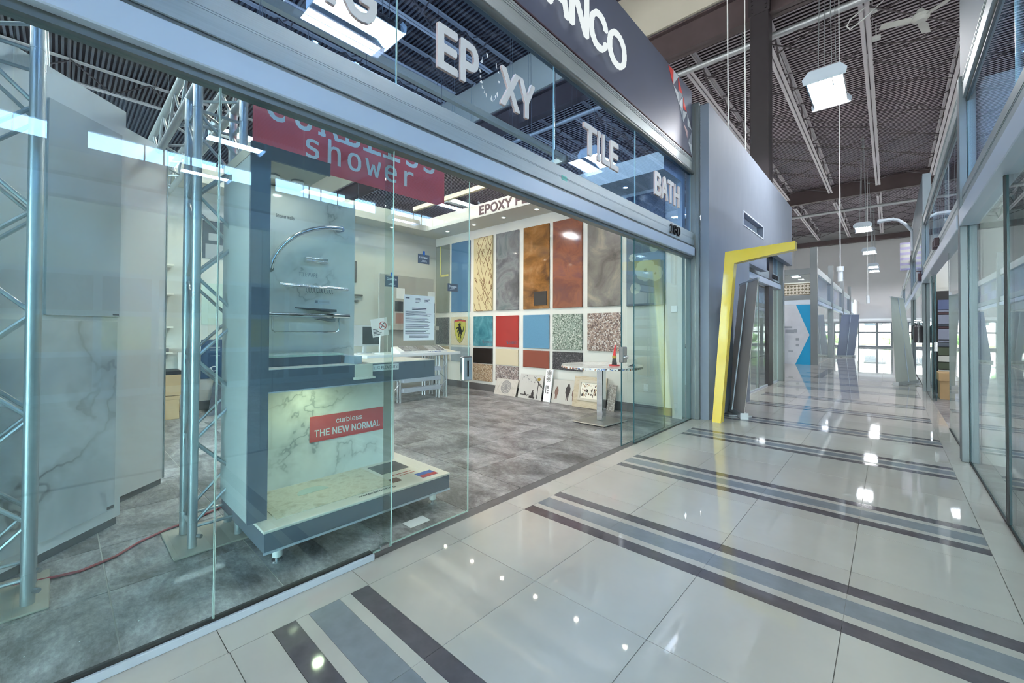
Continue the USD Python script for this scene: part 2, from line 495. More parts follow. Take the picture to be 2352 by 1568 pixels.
far_light, far_dark, far_grey = B(), B(), B()
for k in range(-4, 16):
    ya = Y0 + k * PER
    rows = []
    for yb in (ya, ya + 1.69):
        rows += [("inlay_strip", "inlay_dark", yb, yb + .097), ("inlay_filler", "porcelain", yb + .097, yb + .153), ("inlay_strip", "inlay_grey", yb + .153, yb + .299),
                 ("inlay_filler", "porcelain", yb + .299, yb + .356), ("inlay_strip", "inlay_dark", yb + .356, yb + .450)]
    rows += [("tile", "porcelain", ya + .450, ya + 1.065), ("tile", "porcelain", ya + 1.065, ya + 1.690),
             ("tile", "porcelain", ya + 2.140, ya + 2.312), ("tile", "porcelain", ya + 2.312, ya + 2.927), ("tile", "porcelain", ya + 2.927, ya + PER)]
    for nm, mt, a, b in rows:
        if b < -9.2 or a > 47.2:
            continue
        for i in range(4):
            near = a < Y_PIECES and not (a < 0.3 and i < 1 and b < -0.4)
            if near and b > -1.2:
                mm = mt if mt != "porcelain" else rng.choice(["porcelain", "porcelain_b"])
                obj(nm, slab(TX[i], TX[i + 1], a, b, 0.0016 if nm == "tile" else 0.0006), mm, floor)
            else:
                (far_light if mt == "porcelain" else far_dark if mt == "inlay_dark" else far_grey).box(TX[i] + .0016, TX[i + 1] - .0016, a + .0006, b - .0006, -0.02, 0)
for nm, b, mt in (("tile_field", far_light, "porcelain"), ("inlay_field", far_dark, "inlay_dark"), ("inlay_field", far_grey, "inlay_grey")):
    obj(nm, b, mt, floor, kind="stuff")
for x0, x1 in ((-2.2, -2.0), (0.442, 0.6)):
    for k in range(-16, 76):
        y = 0.486 + k * .617
        obj("border_tile", slab(x0, x1, y, y + .617), rng.choice(["porcelain", "porcelain_b"]), floor) if -2 < y < 14 else None
    obj("border_field", bx(x0, x1, 13.98, 47.2, -0.02, 0).box(x0, x1, -9, -1.4, -.02, 0), "porcelain", floor, kind="stuff")
# the cross aisle behind the next shop on the left
obj("aisle_floor", bx(-12, -2.2, 13.15, 19.95, -0.02, 0.0), "porcelain", floor)
obj("aisle_strip", bx(-1.63, -1.43, 14.55, 18.4, -0.01, 0.0012), "inlay_dark", floor)

# shop floors
shop_floor = thing("floor", kind="structure")
obj("grout_bed", bx(-8.4, -2.2, -9.0, 6.42, -0.10, -0.003), "slate_grout", shop_floor)
for i in range(10):
    for k in range(17):
        x1 = -2.29 - i * .611
        y1 = 6.30 - k * .611
        obj("tile", slab(x1 - .611, x1, y1 - .611, y1, .003), rng.choice(["slate", "slate_b"]), shop_floor)
obj("tile_field", bx(-8.4, -2.29, -9.0, -4.09, -0.02, -.001), "slate", shop_floor, kind="stuff")
obj("threshold", bx(-2.29, -2.2, -9.0, 6.42, -0.03, -0.001), "slate_dark", shop_floor)
right_floor = thing("floor", kind="structure")
obj("carpet", bx(0.6, 7.0, -9, 47, -0.1, -0.002), "slate_b", right_floor)
next_floor = thing("floor", kind="structure")
obj("tile_field", bx(-8.4, -2.2, 6.42, 13.15, -0.1, -0.002), "porcelain", next_floor)
obj("tile_field", bx(-8.4, -2.2, 19.95, 47.2, -0.1, -0.002), "porcelain", next_floor)
outer_floor = thing("floor", kind="structure")
obj("concrete", bx(-33, 20.6, -9.3, 47.2, -0.3, -0.11), "grey_wall", outer_floor)

# ------------------------------------------------------------------ the hall: walls and high windows
ZD, ZN = 10.1, 11.6     # roof deck over the far bays and over the near bay


def holed_wall(name, axis, at, t, span, z1, holes, mat):
    """A wall with openings: holes = (a0, a1, z0, z1) along the span."""
    s = sbox(span[0], 0, span[1], z1)
    for a0, a1, b0, b1 in holes:
        s = s.difference(sbox(a0, b0, a1, b1))
    b = B()
    if axis == "x":
        b.poly(s, (at, 0, 0), (0, 1, 0), (0, 0, 1), (1, 0, 0), t)
    else:
        b.poly(s, (0, at, 0), (1, 0, 0), (0, 0, 1), (0, 1, 0), t)
    return obj(name, b, mat, kind="structure")


groups = [(0.74 + 7.25 * k, 6.90 + 7.25 * k) for k in range(-1, 6)]
holed_wall("wall_right", "x", 20.57, 0.3, (-9.3, 47.3), 11.7, [(a, b, 8.93, 9.72) for a, b in groups], "grey_wall")
for k, (a, b) in enumerate(groups):
    w = thing(f"window_{k + 1}", base=(20.6, a, 8.93), kind="structure")
    fr = B()
    cuts = [a, a + 1.84, a + 2.52, a + 3.54, a + 4.6, b]
    for c in cuts:
        fr.box(20.62, 20.70, c - .03, c + .03, 8.93, 9.72)
    for z in (8.93, 9.69):
        fr.box(20.62, 20.70, a, b, z, z + .03)
    obj("window_frame", fr, "aluminium_dark", w)
    for c0, c1 in zip(cuts[:-1], cuts[1:]):
        obj("pane", bx(20.655, 20.667, c0 + .03, c1 - .03, 8.96, 9.69), "pane_clear", w)
obj("wall_left", bx(-33.3, -33, -9.3, 47.3, 0, 11.7), "grey_wall", kind="structure")
for nm_, w0, w1, gz0, gz1, n_ in (("window_11", -31.0, 18.5, 0.0, 4.2, 24), ("window_12", -31.0, 18.5, 8.93, 9.72, 24)):  # added glazing behind the viewer, there to let in daylight fill
    w = thing(nm_, base=((w0 + w1) / 2, -9.1, gz0), kind="structure")
    fr = B()
    for x in np.linspace(w0, w1, n_ + 1):
        fr.box(x - .04, x + .04, -9.2, -9.05, gz0, gz1)
    for z in (gz0, gz1 - .06):
        fr.box(w0, w1, -9.2, -9.05, z, z + .06)
    obj("window_frame", fr, "aluminium_dark", w)
    xs_ = np.linspace(w0, w1, n_ + 1)
    for xa, xb in zip(xs_[:-1], xs_[1:]):
        obj("pane", bx(xa + .04, xb - .04, -9.13, -9.118, gz0 + .06, gz1 - .06), "pane_clear", w)
holed_wall("wall_rear", "y", -9.3, 0.3, (-33.3, 20.9), 11.7, [(-31.0, 18.5, 0, 4.2), (-31.0, 18.5, 8.93, 9.72)], "grey_wall")
YE = 46.0
DX0, DX1, DZ1 = -2.05, 0.17, 2.12
holed_wall("wall_end", "y", YE, 0.3, (-33.3, 20.9), 11.7, [(DX0, DX1, 0, DZ1), (3.5, 7.5, 0, 2.6), (-9.5, -5.5, 0, 2.6)], "grey_wall")
d = thing("door_1", base=((DX0 + DX1) / 2, YE, 0), kind="structure")
fr = B()
xm = DX0 + .56 * (DX1 - DX0)
for x in (DX0 + .04, xm, DX1 - .04):
    fr.box(x - .075, x + .075, YE + .02, YE + .2, 0, DZ1)
for z in (0.0, 1.20, DZ1 - .10):
    fr.box(DX0, DX1, YE + .03, YE + .19, z, z + (.16 if z != 1.2 else .13))
obj("door_frame", fr, "door_metal", d)
for x0, x1 in ((DX0 + .08, xm - .045), (xm + .045, DX1 - .08)):
    for z0, z1 in ((.12, 1.20), (1.25, DZ1 - .1)):
        obj("pane", bx(x0, x1, YE + .145, YE + .155, z0, z1), "pane_clear", d)
obj("trim_1", bx(DX0 - .25, DX1 + 1.3, YE - .05, YE, DZ1 + .12, DZ1 + .30), "white_paint", kind="structure")
for n, (x0, x1) in enumerate(((3.5, 7.5), (-9.5, -5.5))):
    w = thing(f"window_{9 + n}", base=((x0 + x1) / 2, YE, 0), kind="structure")
    fr = B()
    for x in np.linspace(x0, x1, 5):
        fr.box(x - .03, x + .03, YE + .1, YE + .2, 0, 2.6)
    obj("window_frame", fr, "aluminium_dark", w)
    for xa, xb in zip(np.linspace(x0, x1, 5)[:-1], np.linspace(x0, x1, 5)[1:]):
        obj("pane", bx(xa + .03, xb - .03, YE + .145, YE + .155, 0.02, 2.58), "pane_clear", w)

# outside the end doors
obj("ground", bx(-60, 60, 46.3, 140, -0.4, -0.15).box(-60, 60, -60, -9.3, -0.4, -0.15), "outdoor_paving", kind="structure")
lawn = obj("lawn", bx(-60, 60, 60, 66, -0.15, -0.05), "outdoor_grass", kind="structure")
bld = thing("office_building", "low white office building with dark strip windows seen through the end doors", "building", base=(0, 84, -.15))
obj("wall", bx(-30, 30, 84, 96, -.15, 7.5), "white_paint", bld)
for i in range(12):
    x = -26 + i * 4.6
    f = obj("window", bx(x, x + 2.6, 83.9, 84.0, 2.2, 3.9), "aluminium_dark", bld)
    obj("pane", bx(x + .1, x + 2.5, 83.86, 83.9, 2.3, 3.8), "dark_screen", f)


def leafy(seed, c, rx, ry, rz, n=2):
    s = trimesh.creation.icosphere(4, 1.0)
    v = np.asarray(s.vertices)
    k = 1 + 0.35 * (meshkit.fbm(v * 2.2 + seed * 3.1, 4, seed) - .5) * 2
    s.vertices = v * k[:, None] * (rx, ry, rz) + c
    return s


for i, (x, y, r) in enumerate(((-4.2, 62, 1.0), (0.3, 63, .8), (4.2, 62.5, 1.1), (-9.0, 62, 1.0), (8.0, 63, 1.1))):
    s = thing("shrub", ("round green shrub beyond the left leaf of the end doors", "small green shrub beyond the right leaf of the end doors", "green shrub to the right of the end doors outside", "green shrub far to the left outside", "green shrub far to the right outside")[i], "shrub", base=(x, y, -.1))
    obj("foliage", leafy(i + 3, (x, y, .55), r * 1.2, r, .75), "leaf_green", s)
    obj("stem", B().cyl((x, y, -.1), (x, y, .6), .05), "bark", s)
for i, (x, y, h) in enumerate(((-7.0, 70, 7.5), (5.5, 71, 7.0), (-16, 72, 8), (14, 72, 7.5))):
    s = thing("tree", ("broad green tree outside, left of the end doors", "broad green tree outside, right of the end doors", "green tree outside at the far left", "green tree outside at the far right")[i], "tree", base=(x, y, -.1))
    obj("crown", leafy(i + 13, (x, y, h * .62), 2.7, 2.5, h * .36), "leaf_green", s)
    obj("trunk", B().cyl((x, y, -.1), (x, y, h * .5), .18), "bark", s)

# ------------------------------------------------------------------ roof deck, girders, joists
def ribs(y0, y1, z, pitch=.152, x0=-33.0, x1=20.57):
    """Ribbed roof deck: the flat rib undersides, and the shade-coloured webs and flutes between them."""
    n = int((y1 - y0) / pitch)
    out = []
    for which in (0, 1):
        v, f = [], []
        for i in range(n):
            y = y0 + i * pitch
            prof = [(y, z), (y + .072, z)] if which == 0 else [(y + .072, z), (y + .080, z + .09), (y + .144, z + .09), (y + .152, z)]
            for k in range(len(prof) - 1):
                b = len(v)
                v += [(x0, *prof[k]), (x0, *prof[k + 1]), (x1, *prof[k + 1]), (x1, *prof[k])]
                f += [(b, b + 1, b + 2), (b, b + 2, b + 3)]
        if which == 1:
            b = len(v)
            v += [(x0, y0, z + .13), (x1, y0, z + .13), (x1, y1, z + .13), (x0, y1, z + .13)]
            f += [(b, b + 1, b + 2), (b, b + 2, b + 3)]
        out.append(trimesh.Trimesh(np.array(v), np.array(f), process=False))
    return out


ceil_ = thing("ceiling", kind="structure")
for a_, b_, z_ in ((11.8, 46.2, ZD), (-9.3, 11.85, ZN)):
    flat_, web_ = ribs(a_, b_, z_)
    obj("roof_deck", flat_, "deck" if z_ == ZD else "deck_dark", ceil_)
    obj("shaded_web", web_, "deck_groove_shade", ceil_)  # webs and flutes painted dark to deepen the shade between ribs
obj("trim_2", bx(-33, 20.57, 11.70, 11.78, ZD - .02, ZN + .1), "cream_wall", kind="structure")


def girder(y, z0, z1, label):
    b = B()
    b.box(-33, 20.57, y - .15, y + .15, z0, z0 + .03)
    b.box(-33, 20.57, y - .15, y + .15, z1 - .03, z1)
    b.box(-33, 20.57, y - .012, y + .012, z0, z1)
    return obj("roof_girder", b, "girder_paint", label=label, cat="steel girder", kind="structure")


girder(11.95, 9.22, 10.06, "dark steel girder crossing the hall beside the steel column")
girder(31.2, 9.22, 10.06, "dark steel girder crossing the hall above the second hanging light")


def joist(y0, y1, zb, zt, name="roof_joist", label=None, group=None):
    """Open web joist running along the hall, built at x = 0."""
    j = thing(name, label, "roof joist", base=(0, y0, zb), group=group, kind="structure")
    for s in (-1, 1):
        obj("bottom_chord", bx(min(s * .012, s * .105), max(s * .012, s * .105), y0 + 1.1, y1 - 1.1, zb, zb + .012).box(s * .012, s * .022, y0 + 1.1, y1 - 1.1, zb, zb + .09), "joist_paint", j)
        obj("top_chord", bx(min(s * .012, s * .09), max(s * .012, s * .09), y0, y1, zt - .012, zt).box(s * .012, s * .022, y0, y1, zt - .08, zt), "joist_paint", j)
    n = max(4, int((y1 - y0 - 2.2) / 1.1) // 2 * 2)
    ys = np.linspace(y0 + 1.2, y1 - 1.2, n + 1)
    web = B()
    for i in range(n):
        za, zc = (zb + .03, zt - .04) if i % 2 == 0 else (zt - .04, zb + .03)
        web.bar((0, ys[i], za), (0, ys[i + 1], zc), .045, .045)
    for a, b_ in ((y0 + .1, ys[0]), (y1 - .1, ys[-1])):
        web.bar((0, a, zt - .04), (0, b_, zb + .03), .05, .05)
    obj("web_rods", web, "brace_paint", j)
    return j


JX = [-0.44 + 2.055 * i for i in range(-13, 11)]
spans = ((12.0, 31.1, 9.3, 10.08, "joists over the middle bay"), (31.3, 46.0, 9.3, 10.08, "joists over the far bay"), (-8.9, 11.65, 10.7, 11.58, "joists over the near bay"))
for y0, y1, zb, zt, g in spans:
    j0 = joist(y0, y1, zb, zt, label=f"open web steel roof joist over the {g.split()[3]} bay, leftmost of its bay", group=g)
    xs = [x for x in JX if (-25 if g.split()[3] == "near" else -12.5) < x < 8.5]
    for i, x in enumerate(xs[1:]):
        copy_of(j0, (x, 0, 0), f"open web steel roof joist over the {g.split()[3]} bay, number {i + 2} counted from the left")
    UsdGeom.Xformable(j0.prim).GetOrderedXformOps()[0].Set(Gf.Vec3d(xs[0], y0, zb))
    # crossed bridging rods between neighbours
    b0 = thing("cross_bracing", f"row of crossed bracing rods between the {g}", "cross bracing", base=(0, y0, zt), group=f"bracing between the {g}", kind="structure")
    rods = B()
    ny = int((y1 - y0) / 2.4)
    for y in np.linspace(y0 + 2.0, y1 - 2.0, ny):
        rods.bar((.02, y, zb + .05), (2.035, y, zt - .06), .03, .03)
        rods.bar((.02, y, zt - .06), (2.035, y, zb + .05), .03, .03)
    if g.split()[3] == "middle":
        yb = np.linspace(y0 + 1.3, y1 - 1.3, 7)
        for i in range(6):
            rods.bar((.02, yb[i], zb + .05), (2.035, yb[i + 1], zb + .05), .028, .028)
    obj("brace_rods", rods, "brace_paint", b0)
    for x in xs[1:-1]:
        copy_of(b0, (x, 0, 0))
    UsdGeom.Xformable(b0.prim).GetOrderedXformOps()[0].Set(Gf.Vec3d(xs[0], y0, zt))

obj("roof_girder", bx(-33, 20.57, 45.4, 45.9, 8.9, 9.3), "girder_paint", label="dark edge beam along the top of the end wall", cat="steel girder", kind="structure")
pipe = B().cyl((-14, 12.75, 9.18), (14, 12.75, 9.18), .085, 20)
p_ = thing("sprinkler_pipe", "thick grey pipe crossing the hall below the roof joists just past the steel column", "pipe", base=(0, 12.75, 9.18))
obj("pipe", pipe, "galvanised", p_, smooth=40)
for x in np.arange(-12, 13, 3.0):
    obj("hanger", B().cyl((x, 12.75, 9.2), (x, 12.75, 10.1), .012, 8), "galvanised", p_)
p_ = thing("sprinkler_pipe", "thinner grey pipe crossing the hall behind the far girder", "pipe", base=(0, 34.6, 9.2))
obj("pipe", B().cyl((-14, 34.0, 9.1), (14, 34.0, 9.1), .09, 16), "galvanised", p_, smooth=40)
for x in np.arange(-12, 13, 3.0):
    obj("hanger", B().cyl((x, 34.0, 9.1), (x, 34.0, 10.1), .012, 8), "galvanised", p_)

colm = thing("steel_column", "dark brown steel column standing behind the grey pier", "steel column", base=(-2.37, 11.9, 0), kind="structure")
obj("shaft", bx(-2.57, -2.55, 11.66, 12.12, 0, 11.5).box(-2.19, -2.17, 11.66, 12.12, 0, 11.5).box(-2.57, -2.17, 11.89, 11.91, 0, 11.5).box(-2.56, -2.18, 11.665, 11.685, 0, 11.5), "column_paint", colm)
bolts = B()
for z in (9.3, 9.4, 9.5, 9.6, 9.7):
    for x in (-2.52, -2.22):
        bolts.box(x - .02, x + .02, 11.635, 11.665, z - .02, z + .02)
obj("bolt_row", bolts.box(-2.6, -2.14, 11.655, 11.665, 9.22, 9.75), "column_paint", colm)

# ------------------------------------------------------------------ hanging high bay lights
def high_bay(base, label, group, warm=False, top=ZD):
    x, y, z = base
    t = thing("high_bay_light", label, "ceiling light", base=base, group=group)
    L, W = 1.22, .56
    hsg = B()
    prof = Polygon([(-W / 2, 0), (-W / 2 + .06, .13), (-.16, .19), (.16, .19), (W / 2 - .06, .13), (W / 2, 0), (W / 2 - .02, 0), (W / 2 - .075, .115), (.155, .17), (-.155, .17), (-W / 2 + .075, .115), (-W / 2 + .02, 0)])
    hsg.poly(prof, (x, y - L / 2, z), (1, 0, 0), (0, 0, 1), (0, 1, 0), L)
    obj("reflector", hsg, "reflector", t)
    endp = Polygon([(-W / 2 - .03, -.03), (-W / 2 - .05, .08), (-W / 2 + .05, .2), (W / 2 - .05, .2), (W / 2 + .05, .08), (W / 2 + .03, -.03)])
    for yy in (y - L / 2 - .012, y + L / 2):
        obj("end_plate", B().poly(endp, (x, yy, z), (1, 0, 0), (0, 0, 1), (0, 1, 0), .012), "housing", t)
    for i in range(6):
        xx = x - .20 + i * .08
        tb = trimesh.creation.cylinder(radius=.014, segment=np.array([(xx, y - L / 2 + .02, z + .07), (xx, y + L / 2 - .02, z + .07)]), sections=6)
        obj("tube", tb, "tube_warm" if warm else "tube", t)
    for k in (-1, 1):
        ch = B()
        for s in (-.10, .10):
            ch.cyl((x + s, y + k * .45, z + .19), (x + s * .3, y + k * .45, top), .007, 6)
        ch.box(x - .06, x + .06, y + k * .45 - .03, y + k * .45 + .03, top - .35, top - .27)
        obj("chain", ch, "chain", t)
    return t


ZL = 5.90
rows_y = [-4.2, 2.95, 9.9, 17.1, 24.2, 31.5, 38.8, 41.4]
ORD = ["first", "second", "third", "fourth", "fifth", "sixth", "seventh", "eighth"]
first = {}
for x in (-0.86, 1.92, -3.4, -5.8, 4.8, 7.7, 10.8, -8.7, -11.5, -18.5):  # front and back-wall rows of the left shop are added to brighten it
    for k, y in enumerate(rows_y):
        if (x == -.86 and k < 2) or (x == -3.4 and k > 1) or (x in (-18.5, 10.8) and k > 4):
            continue        # no light hangs above the viewer
        top = (ZN if y < 11.7 else ZD) - .02
        if x == -.86:
            lab = "hanging high bay light over the walkway, " + ("", "", "nearest and largest of the row", "second of the row from the viewer", "third of the row from the viewer", "fourth of the row from the viewer", "fifth of the row from the viewer", "last of the row before the end wall")[k]
            grp = "high bay lights over the walkway"
        elif x == -5.8 and k in (1, 2):
            lab = ("", "warm high bay light over the shop, seen behind the letters NG", "high bay light hanging behind the letters TILE")[k]
            grp = "high bay lights over the left shop"
        else:
            side = {-3.4: "added to brighten the front of the left shop", 1.92: "just right of the walkway", -5.8: "over the far left shops", 7.7: "over the right shops", 4.8: "over the nearest right shops", 10.8: "beyond the right shops", -8.7: "added as fill over the back wall of the left shops", -11.5: "beyond the left shops", -18.5: "far beyond the left shops"}[x]
            lab, grp = f"high bay light {side}, {ORD[k]} row from the rear", f"high bay lights {side}"
        key = (top, x == -5.8 and k == 1)
        if key not in first:
            first[key] = high_bay((x, y, ZL), lab, grp, warm=key[1], top=top)
        else:
            s = first[key]
            copy_of(s, (x - s.base[0], y - s.base[1], 0), lab, grp)
# ------------------------------------------------------------------ glass panes
def pane(parent, x, y0, y1, z0, z1, mat, t=.010, edge="glass_edge", edges="yz", name="glass_pane"):
    """A glass pane in a plane x = const with its polished edges as a part."""
    p = obj(name, bx(x - t / 2, x + t / 2, y0, y1, z0, z1), mat, parent)
    e = B()
    k = .0003
    if "y" in edges:
        if "l" not in edges:
            e.box(x - t / 2 - k, x + t / 2 + k, y0 - .001, y0 + .0012, z0, z1)
        e.box(x - t / 2 - k, x + t / 2 + k, y1 - .0012, y1 + .001, z0, z1)
    if "z" in edges:
        e.box(x - t / 2 - k, x + t / 2 + k, y0, y1, z0 - .003, z0 + .002)
    obj("glass_edge", e, edge, p)
    return p


def pane_y(parent, y, x0, x1, z0, z1, mat, t=.012):
    return obj("glass_pane", bx(x0, x1, y - t / 2, y + t / 2, z0, z1), mat, parent)


# ------------------------------------------------------------------ shopfront on the left (number 180)
sf = thing("shopfront", "brushed aluminium and glass shopfront with white letters and number 180", "shopfront", base=(XG, 1.5, 0), kind="structure")
YA, YB = -8.9, 6.43
obj("track_cover", bx(-2.27, -2.14, YA, YB - .05, 2.435, 2.56, c=.006), "aluminium_white", sf)
obj("track_recess", bx(-2.26, -2.18, YA, YB, 2.555, 2.595), "aluminium_dark", sf)
obj("head_rail", bx(-2.26, -2.19, YA, YB, 2.40, 2.44), "aluminium_dark", sf)
bm = B().box(-2.29, -2.17, YA, YB, 2.595, 2.79, c=.004)
for z in (2.69, 2.70):
    bm.box(-2.172, -2.168, YA, YB, z, z + .004)
obj("header_beam", bm, "aluminium", sf)
up = B().box(-2.28, -2.19, YA, YB, 3.74, 3.93, c=.004)
for z in (3.86, 3.88, 3.90):
    up.box(-2.192, -2.186, YA, YB, z, z + .008)
obj("upper_beam", up, "aluminium", sf)
obj("upper_rail", B().box(-2.26, -2.20, YA, YB, 3.69, 3.745).cyl((-2.195, YA, 3.70), (-2.195, YB, 3.70), .028, 16), "aluminium_dark", sf, smooth=40)
obj("post", bx(-2.29, -2.10, 6.43, 6.50, 0, 4.75, c=.004), "post_light", sf)
obj("post_strip", bx(-2.16, -2.148, 6.427, 6.43, 0, 4.70), "aluminium_dark", sf)
obj("sill_channel", bx(-2.245, -2.185, YA, 1.24, 0.0, .035, c=.003), "aluminium_white", sf)
obj("sill_gasket", bx(-2.235, -2.20, YA, 1.235, .034, .042), "rubber", sf)
obj("sill_channel", bx(-2.235, -2.205, 4.56, 6.40, 0.0, .012), "aluminium_dark", sf)
for y0, y1 in ((-8.9, -4.0), (-3.996, -.62), (-.616, .478), (.482, 1.362)):
    pane(sf, XG, y0, y1, .03, 2.41, "pane_fixed")
pane(sf, XG, 4.548, 6.40, .012, 2.41, "pane_fixed", edge="glass_edge_dark")
for y0, y1 in ((-8.9, -5.0), (-4.996, -1.85), (-1.846, -.24), (-.236, 1.37), (1.374, 2.966), (2.97, 4.566), (4.57, 6.40)):
    pane(sf, XG, y0, y1, 2.79, 3.70, "pane_transom", edges="y")
obj("pane_clamp", bx(XG - .015, XG + .015, 1.285, 1.345, .03, .055, c=.004), "steel", sf)

dr = thing("sliding_door", "frameless sliding glass door slid left, notice and small dark cards taped to it", "glass door", base=(-2.262, 1.65, 0))
pane(dr, -2.262, 1.335, 2.014, .014, 2.42, "pane_door", edges="yzl")
pl = B().box(-2.262 - .022, -2.262 + .022, 1.945, 2.035, .955, 1.13, c=.008)
obj("pull_handle", pl, "steel", dr)
obj("finger_slot", bx(-2.2395, -2.236, 1.985, 1.995, .985, 1.10), "black", dr)
dr2 = thing("sliding_door", "frameless sliding glass door slid right, with a lock beside the bar table", "glass door", base=(-2.262, 4.95, 0))
pane(dr2, -2.262, 4.33, 5.55, .014, 2.42, "pane_door", edge="glass_edge_dark")
obj("lock_plate", B().box(-2.29, -2.235, 4.325, 4.42, .955, 1.135, c=.006), "steel", dr2)
obj("lock_cylinder", B().cyl((-2.235, 4.37, 1.02), (-2.20, 4.37, 1.02), .02), "chrome", dr2, smooth=40)

# papers and cards on the left door
X0 = -2.255
U, V, N = (0, 1, 0), (0, 0, 1), (1, 0, 0)
pa = thing("notice", "white printed legal notice sheet taped on the left sliding door", "paper notice", base=(X0, 1.58, 1.40))
obj("sheet", bx(X0, X0 + .001, 1.462, 1.70, 1.252, 1.542), "paper", pa)
lines = B()
rn = random.Random(3)
y = 1.50
for k, z in enumerate((1.52, 1.512, 1.504, 1.496)):
    lines.box(X0 + .001, X0 + .0014, 1.55, 1.55 + rn.uniform(.03, .05), z, z + .003).box(X0 + .001, X0 + .0014, 1.62, 1.62 + rn.uniform(.03, .05), z, z + .003)
lines.box(X0 + .001, X0 + .0014, 1.475, 1.505, 1.518, 1.524)
for z in (1.455, 1.447):
    lines.box(X0 + .001, X0 + .0014, 1.525, 1.635, z, z + .005)
for k in range(22):
    z = 1.435 - k * .0068
    if k % 6 != 5:
        lines.box(X0 + .001, X0 + .0014, 1.475, 1.475 + rn.uniform(.14, .20), z, z + .0026)
for z in (1.283, 1.276, 1.269):
    lines.box(X0 + .001, X0 + .0014, 1.505, 1.655, z, z + .003)
obj("printed_lines", lines, "ink", pa)
for i, (y0, y1, z0, z1, lab) in enumerate(((1.333, 1.421, 1.581, 1.648, "small dark grey card hung by blue tape on the left door, lowest in height of pane edge"),
                                          (1.566, 1.656, 1.752, 1.812, "small dark grey card hung by blue tape, highest of three on the left door"),
                                          (1.811, 1.901, 1.588, 1.642, "small dark grey card on the left door just left of its right edge"))):
    lab = ("small dark grey card with blue tape, leftmost of three on the left door", lab, lab)[i]
    c = thing("hanging_card", lab, "card", base=(X0, y0, z0))
    obj("card", bx(X0, X0 + .002, y0, y1, z0, z1), "card_grey", c)
    obj("card_print", letters("Dunsco", .014, (X0 + .002, (y0 + y1) / 2, z1 - .026), U, V, N, .0005, center=True, stroke=1).box(X0 + .002, X0 + .0025, y0 + .02, y1 - .02, z0 + .012, z0 + .014).box(X0 + .002, X0 + .0025, y0 + .03, y1 - .03, z0 + .02, z0 + .022), "paper", c)
    if i < 2:
        obj("tape", bx(X0 + .001, X0 + .003, (y0 + y1) / 2 - .008, (y0 + y1) / 2 + .008, z1 - .004, z1 + .022), "blue_tape", c)
solo("sticker", bx(-2.17, -2.168, 3.03, 3.115, 2.675, 2.715), "teal_sticker", "small pale teal square sticker on the aluminium header beam", "sticker")

# letters on the transom glass
XT = -2.205


def sign_letter(ch, y0, y1, z0, z1, label):
    t = thing("sign_letter", label, "sign letter", base=(XT, y0, z0))
    g = glyphs(ch, 1.0, stroke=3)
    a = g.bounds
    g = affinity.scale(affinity.translate(g, -a[0], -a[1]), (y1 - y0) / (a[2] - a[0]), (z1 - z0) / (a[3] - a[1]), origin=(0, 0))
    obj("letter_side", B().poly(g, (XT, y0, z0), U, V, N, .018), "letter_side", t)
    obj("letter_face", B().poly(g.buffer(-.0005), (XT + .018, y0, z0), U, V, N, .004), "letter_grey", t)


zt, zb = 3.352, 3.05
for ch, y0, y1, lab in (("N", .80, .985, "raised grey letter N on the transom glass, cut by the top of the picture"), ("G", 1.02, 1.225, "raised grey letter G on the transom glass in front of a warm light"),
                        ("E", 1.66, 1.832, "raised grey letter E before the P on the transom glass"), ("P", 1.858, 2.03, "raised grey letter P on the transom glass"),
                        ("X", 2.262, 2.475, "raised grey letter X on the transom glass"), ("Y", 2.468, 2.665, "raised grey letter Y on the transom glass"),
                        ("T", 3.42, 3.66, "raised grey letter T starting the word TILE"), ("I", 3.68, 3.735, "raised grey letter I in the word TILE"), ("L", 3.775, 3.925, "raised grey letter L in the word TILE"), ("E", 3.94, 4.115, "raised grey letter E ending the word TILE"),
                        ("B", 5.07, 5.265, "raised grey letter B starting the word BATH"), ("A", 5.27, 5.49, "raised grey letter A in the word BATH"), ("T", 5.49, 5.68, "raised grey letter T in the word BATH"), ("H", 5.705, 5.90, "raised grey letter H ending the word BATH")):
    sign_letter(ch, y0, y1, zb, zt, lab)
res = B()
rn = random.Random(11)
ring = glyphs("O", .30, stroke=1)
for q in np.linspace(0, 1, 26):
    p = ring.exterior.interpolate(q, normalized=True) if ring.geom_type == "Polygon" else ring.geoms[0].exterior.interpolate(q, normalized=True)
    if rn.random() < .6:
        yy, z = 2.045 + p.x * .72, zb + p.y
        res.poly(Polygon([(0, 0), (rn.uniform(.004, .022), rn.uniform(-.006, .008)), (rn.uniform(.002, .018), rn.uniform(.01, .045)), (rn.uniform(-.01, .004), rn.uniform(.008, .03))]), (XT - .003, yy, z), U, V, N, .001)
solo("glue_residue", res, "paper", "flaky white glue left in the outline of a missing letter O between P and X", "glue marks", kind="stuff")
num = thing("door_number", "black standing digits 180 on the aluminium header beam", "number", base=(-2.165, 5.5, 2.635))
for i, (ch, y0) in enumerate((("1", 5.50), ("8", 5.60), ("0", 5.73))):
    obj("digit", letters(ch, .125, (-2.165, y0, 2.632), U, V, N, .018, width=(.055 if ch == "1" else .105), stroke=0), "black", num)

